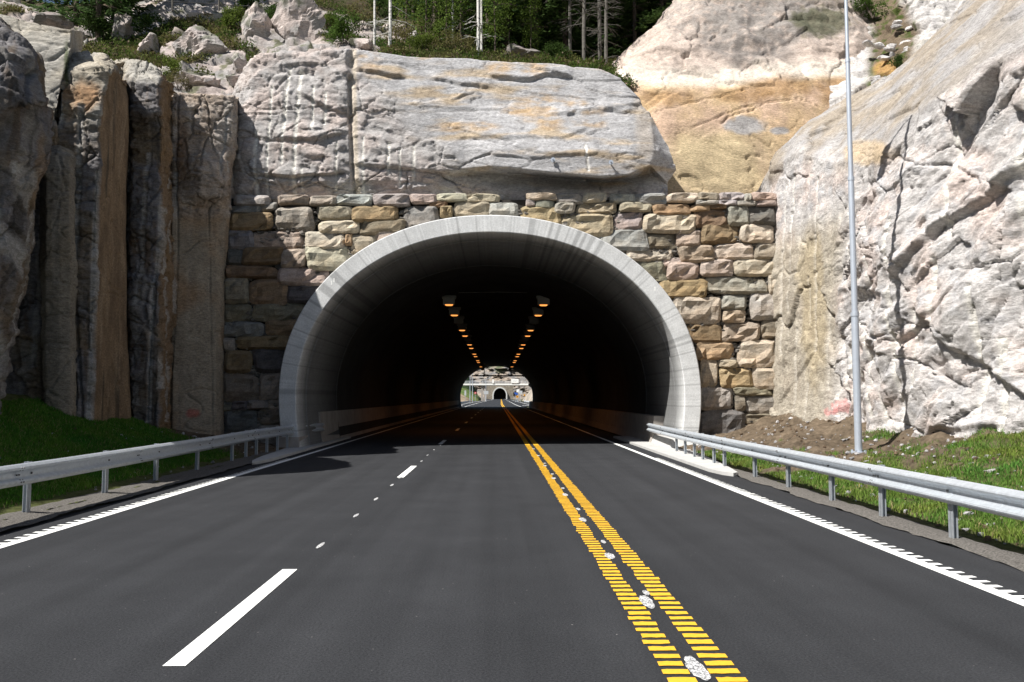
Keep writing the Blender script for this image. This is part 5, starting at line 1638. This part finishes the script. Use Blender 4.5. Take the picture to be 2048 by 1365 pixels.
blist = [(280, 45, 0, 1.0, 'dark green bush between rocks below the wire at the left'), (215, 75, 3, 1.1, 'dark bush in the gap behind the buttress top'), (350, 142, 1, .7, 'low bush at the foot of the large pinkish boulder'), (460, 40, 1, .9, 'light green bush left of the tall grey boulder'),
         (510, 12, 0, 1.2, 'bushy green growth at the top edge above the upright rock'), (545, 30, 3, .9, 'dark bush behind the narrow upright rock'), (690, 70, 0, 1.1, 'green bush right of the tall grey boulder'), (660, 45, 1, .8, 'light bush on the slope right of the tall grey boulder'),
         (720, 40, 2, 1.2, 'brownish brush left of the leftmost birch'), (815, 75, 2, 1.2, 'brownish brush right of the first birches'), (850, 90, 1, .8, 'yellow green bush on the crest of the smooth slab'), (880, 78, 1, 1.0, 'yellow green sapling left of the white birch'),
         (915, 92, 2, .9, 'thin dry brush just left of the white birch'), (985, 85, 1, 1.1, 'leafy sapling just right of the white birch'), (1000, 60, 1, 1.1, 'leafy young tree above the dark boulder'), (1075, 85, 3, .9, 'dark bush right of the dark boulder'),
         (1120, 105, 3, .8, 'dark low bush at the slab crest under the spruces'), (770, 20, 3, 1.4, 'dark bush at the top edge behind the birches'), (430, 185, 2, .5, 'dry grass tuft above the blasted corner'), (360, 160, 2, .6, 'dry brush on the ledge left of the flat pale slab'), (600, 8, 1, 1.2, 'light bush crowning the tall grey boulder')]
for px, py, k, s, lab in blist:
    p = hill_at(px, py + 18)
    plant('bush', (p[0], p[1] - 0.1, p[2] - 0.1), px * .7, s, bs_[k], lab, 'bush', 'bushes on the hillside')
for px, py, k, s, Y, lab in ((1745, 25, 0, .9, 35.2, 'green bush at the top of the stony gully'), (1790, 140, 3, .5, 31.8, 'small bush in the gully above the sloping slab'), (1600, 15, 3, .7, 35.5, 'dark moss tuft on the pale dome near the pole'), (1660, 30, 0, .6, 36, 'green tuft in the cleft of the dome by the pole')):
    p = at(px, py, Y)
    plant('bush', p, px * .7, s, bs_[k], lab, 'bush', 'bushes on the hillside')
for k in range(18):
    px, py = 1752 + random.uniform(-18, 75), random.uniform(45, 175)
    Y = float(np.interp(py, [45, 175], [33.5, 31.0]))
    if k >= 26: break
    V, Fq = polytope(10, (random.uniform(.1, .28), random.uniform(.1, .22), random.uniform(.08, .15)), 600 + k, 10, 7)
    c = at(px, py, Y)
    obj('rubble_stone', V + c, Fq, M['rock'], col=np.tile(GREY * random.uniform(.7, 1.2), (len(V), 1)), base=c, label='loose grey stone lying among soil in the gully above the sloping slab', cat='stone', group='loose stones in the gully')
# brush and heather growing all over the hillside
def undergrowth(name, n, mesh_o, keep, size, tint, s, hgt):
    me = mesh_o.data
    co = np.empty(len(me.vertices) * 3, dtype=np.float32)
    me.vertices.foreach_get('co', co)
    co = co.reshape(-1, 3).astype(float)
    co = co[keep(co)]
    P = co[rng.integers(0, len(co), n)] + rng.normal(0, 0.09, (n, 3)) * np.array([1, 1, 0.2])
    cl = np.clip(fbm(P * 0.8, 3, s) + 0.55, 0.1, 1.4)
    P[:, 2] += rng.uniform(0, 1, n) ** 1.6 * hgt * cl
    d, sd, u = frame_of(rng.normal(size=(n, 3)) + np.array([0, 0, 0.35]))
    sz = rng.uniform(0.5, 1.3, n)[:, None] * size
    V = np.stack([P, P + d * sz * .5 + sd * sz * .26, P + d * sz, P + d * sz * .5 - sd * sz * .26], 1).reshape(-1, 3)
    b0 = np.arange(n)[:, None] * 4
    Fq = np.concatenate([b0 + np.array([0, 1, 2]), b0 + np.array([0, 2, 3])])
    mx_ = sstep(-0.3, 0.4, fbm(P * 0.45, 3, s + 2))
    c = mixc(tint[0], tint[1], mx_) * rng.uniform(0.55, 1.5, (n, 1))
    dry = rng.uniform(0, 1, n) < 0.16
    c[dry] = np.array([0.17, 0.13, 0.09]) * rng.uniform(0.5, 1.3, (dry.sum(), 1))
    obj(name, V, Fq, M['leaf'], col=np.repeat(c, 4, 0), kind='stuff')
undergrowth('undergrowth', 130000, hill, lambda P: (P[:, 0] > -22) & (P[:, 0] < 5.6) & (P[:, 1] < 50) & (P[:, 1] > 30.6) & (h_rocky(P) < 0.35), 0.13, (np.array([0.06, 0.10, 0.022]), np.array([0.13, 0.125, 0.045])), 801, 0.45)
# wire fence line across the top left
wf = empty('wire_fence', at(330, 8, 36), 'thin wire strung between low posts across the top left hillside', 'fence')
obj('wire', *tube([at(290, 2, 36), at(380, 6, 36), at(500, 13, 36.3)], 0.02, 5), M['black'], wf)
for px in (345, 438):
    obj('fence_post', *tube([at(px, -12, 36) , at(px, 22, 36)], 0.04, 6), M['dead_bark'], wf)

# ------------------------------------------------------------------ beyond the far end of the tunnel
def fp(px, py, Y):
    return at(px, py, Y)
xs, ysf = np.linspace(-190, 190, 190), np.linspace(0, 1, 130)
X, T = np.meshgrid(xs, ysf)
Yc = 770 + np.abs(X - 3) * 0.15
Z = T ** 0.85 * (58 + 0.12 * X)
Y = Yc + T * 60 + 60 * T ** 3
P = np.stack([X, Y, Z - 1], -1).reshape(-1, 3)
nz = 4.5 * blocks(P, (16, 16, 12), 701)[0] + 2.0 * blocks(P, (6, 6, 5), 705)[0] + 2 * fbm(P * 0.05, 4, 709)
P[:, 1] += nz * np.clip(T.ravel() * 8, 0.1, 1) * (1 - 0.6 * T.ravel())
n = fbm(P * 0.03, 4, 711)
C = mixc(np.array([0.29, 0.24, 0.19]), np.array([0.17, 0.165, 0.16]), sstep(-0.3, 0.4, fbm(P * 0.12, 4, 713)))
C = mixc(C, np.array([0.06, 0.09, 0.03]), sstep(0.0, 0.3, n + (T.ravel() - 0.5) * 1.6 + 0.35 * sstep(-15, -60, X.ravel())))
obj('far_hillside', P, grid_faces(*X.shape), M['rock_far'], smooth=False, col=C, kind='structure')
ft = empty('road_tunnel', (3.0, 742, 0), 'distant second tunnel mouth with a white ring seen through the exit', 'tunnel')
def farch(a, bq, n=40):
    return [(3.0 + a, -0.1)] + [(3.0 + a * math.cos(math.pi * k / n), 3.5 + bq * math.sin(math.pi * k / n)) for k in range(n + 1)] + [(3.0 - a, -0.1)]
V, Fc, n = loft_arch([(744, farch(6.6, 7.4)), (742, farch(6.6, 7.4)), (742, farch(5.6, 6.4)), (760, farch(5.6, 6.4)), (800, farch(5.6, 6.4))])
obj('portal_ring', V, Fc, plain('far_ring', (0.6, 0.6, 0.58), 0.9), ft)
V, Fc = join([([(3 + 5.5, 762, -0.5), (3 - 5.5, 762, -0.5), (3 - 5.5, 762, 10), (3 + 5.5, 762, 10)], [(0, 1, 2, 3)])])
obj('tunnel_lining', V, Fc, M['lining'], ft)  # flat dark sheet across the bore, standing in for the shade inside
ang = np.linspace(0, math.pi, 30)
V, Fc = [], []
for a in ang:
    c, s = math.cos(a), math.sin(a)
    k = min(12.0 / abs(c) if abs(c) > 1e-6 else 99, 12.5 / s if s > 1e-6 else 99)
    V += [(3 + 6.4 * c, 744, 2.5 + 8.0 * s), (3 + k * c, 744, 2.5 + k * s)]
V += [(9.4, 744, -.2), (15, 744, -.2), (-3.4, 744, -.2), (-9, 744, -.2)]
Fc = [(2 * i, 2 * i + 1, 2 * i + 3, 2 * i + 2) for i in range(29)] + [(0, 60, 61, 1), (58, 59, 63, 62)]
obj('portal_wall', V, Fc, plain('far_stone', (0.24, 0.21, 0.17), 0.95, 0.1, var=0.4, scale=0.8), ft)
# footbridge
fy = 380.0
z0, z1 = float(fp(1000, 772, fy)[2]), float(fp(1000, 766, fy)[2])
fb = empty('footbridge', (0, fy, 0), 'pale footbridge crossing the road beyond the tunnel exit', 'footbridge')
M['pale'] = plain('pale_steel', (0.55, 0.57, 0.6), 0.6)
obj('deck', *box(-26, 14.5, fy - 1.2, fy + 1.2, z0 + 0.25, z0 + 1.0), M['white_paint'], fb)
obj('deck_shadow_beam', *box(-26, 14.5, fy - 0.8, fy + 0.8, z0, z0 + 0.25), M['barrier'], fb)
obj('railing', *join([box(-26, 14.5, fy - 1.25, fy - 1.2, z0 + 1.0 + k * 0.28, z0 + 1.09 + k * 0.28) for k in range(1, 5)] + [box(x, x + 0.1, fy - 1.26, fy - 1.2, z0 + 1.0, z0 + 2.2) for x in np.arange(-26, 14, 1.5)]), M['pale'], fb)
for x in (-6.6, -5.4, 10.4):
    obj('pier', *box(x - 0.45, x + 0.45, fy - 0.5, fy + 0.5, -0.1, z0), M['barrier'], fb)
def board(px0, py0, px1, py1, Y, mat, name, lab, cat, leg=True, round_=False, inner=None, group=None, diamond=False):
    a, c = fp(px0, py1, Y), fp(px1, py0, Y)
    cx, cz, rx, rz = (a[0] + c[0]) / 2, (a[2] + c[2]) / 2, abs(c[0] - a[0]) / 2, abs(c[2] - a[2]) / 2
    root = empty(name, (cx, Y, 0), lab, cat, group)
    if round_ or diamond:
        n = 4 if diamond else 24
        V = [(cx + rx * math.cos(2 * math.pi * k / n), Y + d, cz + rx * math.sin(2 * math.pi * k / n)) for d in (0, 0.06) for k in range(n)]
        Fc = [tuple(range(n)), tuple(range(n, 2 * n))[::-1]] + [(k, k + n, (k + 1) % n + n, (k + 1) % n) for k in range(n)]
        obj('sign_face', V, Fc, mat, root)
    else:
        obj('sign_face', *box(cx - rx, cx + rx, Y, Y + 0.08, cz - rz, cz + rz), mat, root)
    if inner:
        obj(inner[0], *box(cx - rx * inner[2], cx + rx * inner[2], Y - 0.03, Y - 0.01, cz - rx * inner[3], cz + rx * inner[3]), inner[1], root)
    if leg:
        obj('post', *tube([(cx, Y + 0.12, -0.1), (cx, Y + 0.12, cz)], 0.07, 6), M['pole'], root)
    return root
M['red'] = plain('sign_red', (0.5, 0.02, 0.02), 0.5)
M['blue'] = plain('sign_blue', (0.03, 0.10, 0.45), 0.5)
M['amber'] = plain('sign_amber', (0.8, 0.35, 0.02), 0.5)
M['sign_grey'] = plain('sign_back', (0.45, 0.47, 0.48), 0.6)
def cp(x, y):
    return 900 + x * .09277, 710 + y * .09277
board(*cp(520, 797), *cp(573, 853), 300, M['red'], 'no_entry_sign', 'red round no entry sign with a white bar beyond the exit', 'sign', round_=True, inner=('white_bar', M['white_paint'], 0.7, 0.2))
board(*cp(1388, 808), *cp(1432, 855), 300, M['blue'], 'direction_sign', 'upper blue round sign right of the far tunnel', 'sign', round_=True)
board(*cp(1420, 820), *cp(1464, 866), 303, M['blue'], 'direction_sign', 'lower blue round sign overlapping the upper one', 'sign', round_=True)
board(*cp(1418, 870), *cp(1485, 940), 290, M['amber'], 'warning_sign', 'amber diamond sign below the blue round signs', 'sign', diamond=True, inner=('dark_mark', M['black'], 0.35, 0.2))
board(*cp(1590, 850), *cp(1622, 890), 290, M['amber'], 'warning_sign', 'small amber sign between the blue signs and the exit edge', 'sign', inner=('dark_mark', M['black'], 0.4, 0.4))
board(*cp(1785, 850), *cp(1830, 900), 240, M['amber'], 'warning_sign', 'amber sign at the right edge of the tunnel exit', 'sign', inner=('dark_mark', M['black'], 0.4, 0.4))
board(*cp(1318, 520), *cp(1478, 608), 378.5, M['white_paint'], 'notice_board', 'large white board fixed on the footbridge', 'sign', leg=False, inner=('text_line', M['sign_grey'], 0.5, 0.05))
board(*cp(908, 532), *cp(950, 612), 378.5, M['white_paint'], 'notice_board', 'small white board fixed on the footbridge', 'sign', leg=False)
board(*cp(728, 780), *cp(828, 850), 330, M['sign_grey'], 'sign_panel', 'grey back of a road sign left of the far tunnel', 'sign')
board(*cp(1478, 775), *cp(1560, 845), 330, M['sign_grey'], 'sign_panel', 'grey back of a road sign right of the far tunnel', 'sign')
board(*cp(310, 770), *cp(350, 880), 280, M['sign_grey'], 'sign_panel', 'narrow grey sign back at the left of the tunnel exit', 'sign')
board(*cp(1435, 745), *cp(1490, 810), 340, M['white_paint'], 'notice_board', 'small white plate above the blue round signs', 'sign')
M['camera_box'] = M['white_paint']
for px, lab in ((432, 'tall lamp post left of the far road, nearest the exit'), (487, 'second lamp post left of the far road'), (775, 'mast beside the left bridge pier')):
    x, _ = cp(px, 0)
    Y = {432: 270, 487: 300, 775: 345}[px]
    p = fp(x, 795, Y)
    tz = float(fp(x, cp(0, {432: 350, 487: 320, 775: 520}[px])[1], Y)[2])
    street_lamp(float(p[0]), Y, -0.05, tz, lab, 0.14, 1, False, 'lamp posts beyond the tunnel')
# mounds beside the far road, with guard rails
def mound(x0, x1, y0, y1, h, name, c0, c1, s):
    xs, yy = np.linspace(x0, x1, 50), np.linspace(y0, y1, 50)
    X, Y = np.meshgrid(xs, yy)
    u, v = (X - x0) / (x1 - x0), (Y - y0) / (y1 - y0)
    Z = h * np.clip(np.sin(np.pi * u) * np.sin(np.pi * v), 0, 1) ** 0.6 - 0.09
    P = np.stack([X, Y, Z], -1).reshape(-1, 3)
    P[:, 2] += fbm(P * 0.2, 4, s) * 0.35 * (Z.ravel() > 0.2)
    C = mixc(c0, c1, sstep(-0.2, 0.3, fbm(P * 0.15, 4, s + 3)))
    obj(name, P, grid_faces(*X.shape), M['rock_far'], smooth=True, col=C, kind='structure')
mound(-60, -9.5, 290, 350, 6.5, 'earth_mound', np.array([0.34, 0.26, 0.18]), np.array([0.28, 0.22, 0.14]), 731)
mound(-42, -8.5, 400, 520, 8, 'grass_mound', np.array([0.08, 0.13, 0.03]), np.array([0.13, 0.15, 0.05]), 735)
mound(14, 60, 300, 460, 16, 'rock_mound', np.array([0.40, 0.34, 0.27]), np.array([0.3, 0.28, 0.25]), 739)
mound(-80, -14, 540, 700, 34, 'wooded_mound', np.array([0.03, 0.06, 0.02]), np.array([0.06, 0.09, 0.03]), 743)
for x0, x1, lab in ((-13.5, -8.0, 'distant guard rail bending away left beyond the exit'), (8.6, 11.5, 'distant guard rail right of the road beyond the exit')):
    root = empty('guard_rail', (x1 if x0 < 0 else x0, 175, 0), lab, 'guard rail')
    pth = [(x1, 250), (x1, 190), (x0, 172)] if x0 < 0 else [(x0, 172), (x0, 200), (x0, 260)]
    parts = []
    for (xa, ya), (xb, yb) in zip(pth[:-1], pth[1:]):
        parts.append(([(xa, ya, .45), (xb, yb, .45), (xb, yb, .76), (xa, ya, .76), (xa + .08, ya, .45), (xb + .08, yb, .45), (xb + .08, yb, .76), (xa + .08, ya, .76)],
                      [(0, 1, 2, 3), (4, 7, 6, 5), (3, 2, 6, 7), (0, 4, 5, 1)]))
    obj('rail', *join(parts), M['pale'], root)
    for (xa, ya), (xb, yb) in zip(pth[:-1], pth[1:]):
        nn = int(math.hypot(xb - xa, yb - ya) / 5)
        for k in range(nn):
            f = (k + .5) / nn
            x, y = xa + (xb - xa) * f, ya + (yb - ya) * f
            obj('post', *box(x + .09, x + .17, y - .05, y + .05, -.1, .76), M['post_steel'], root)
for xa, xb, ya, yb in ((-11.5, -7.0, 170, 175), (-8.6, -8.4, 190, 520), (7.6, 7.8, 190, 520), (5.5, 9.5, 176, 179)):
    road_part('edge_line', *strip(xa, xb, ya, yb, 0.006, 40), M['white_paint'])
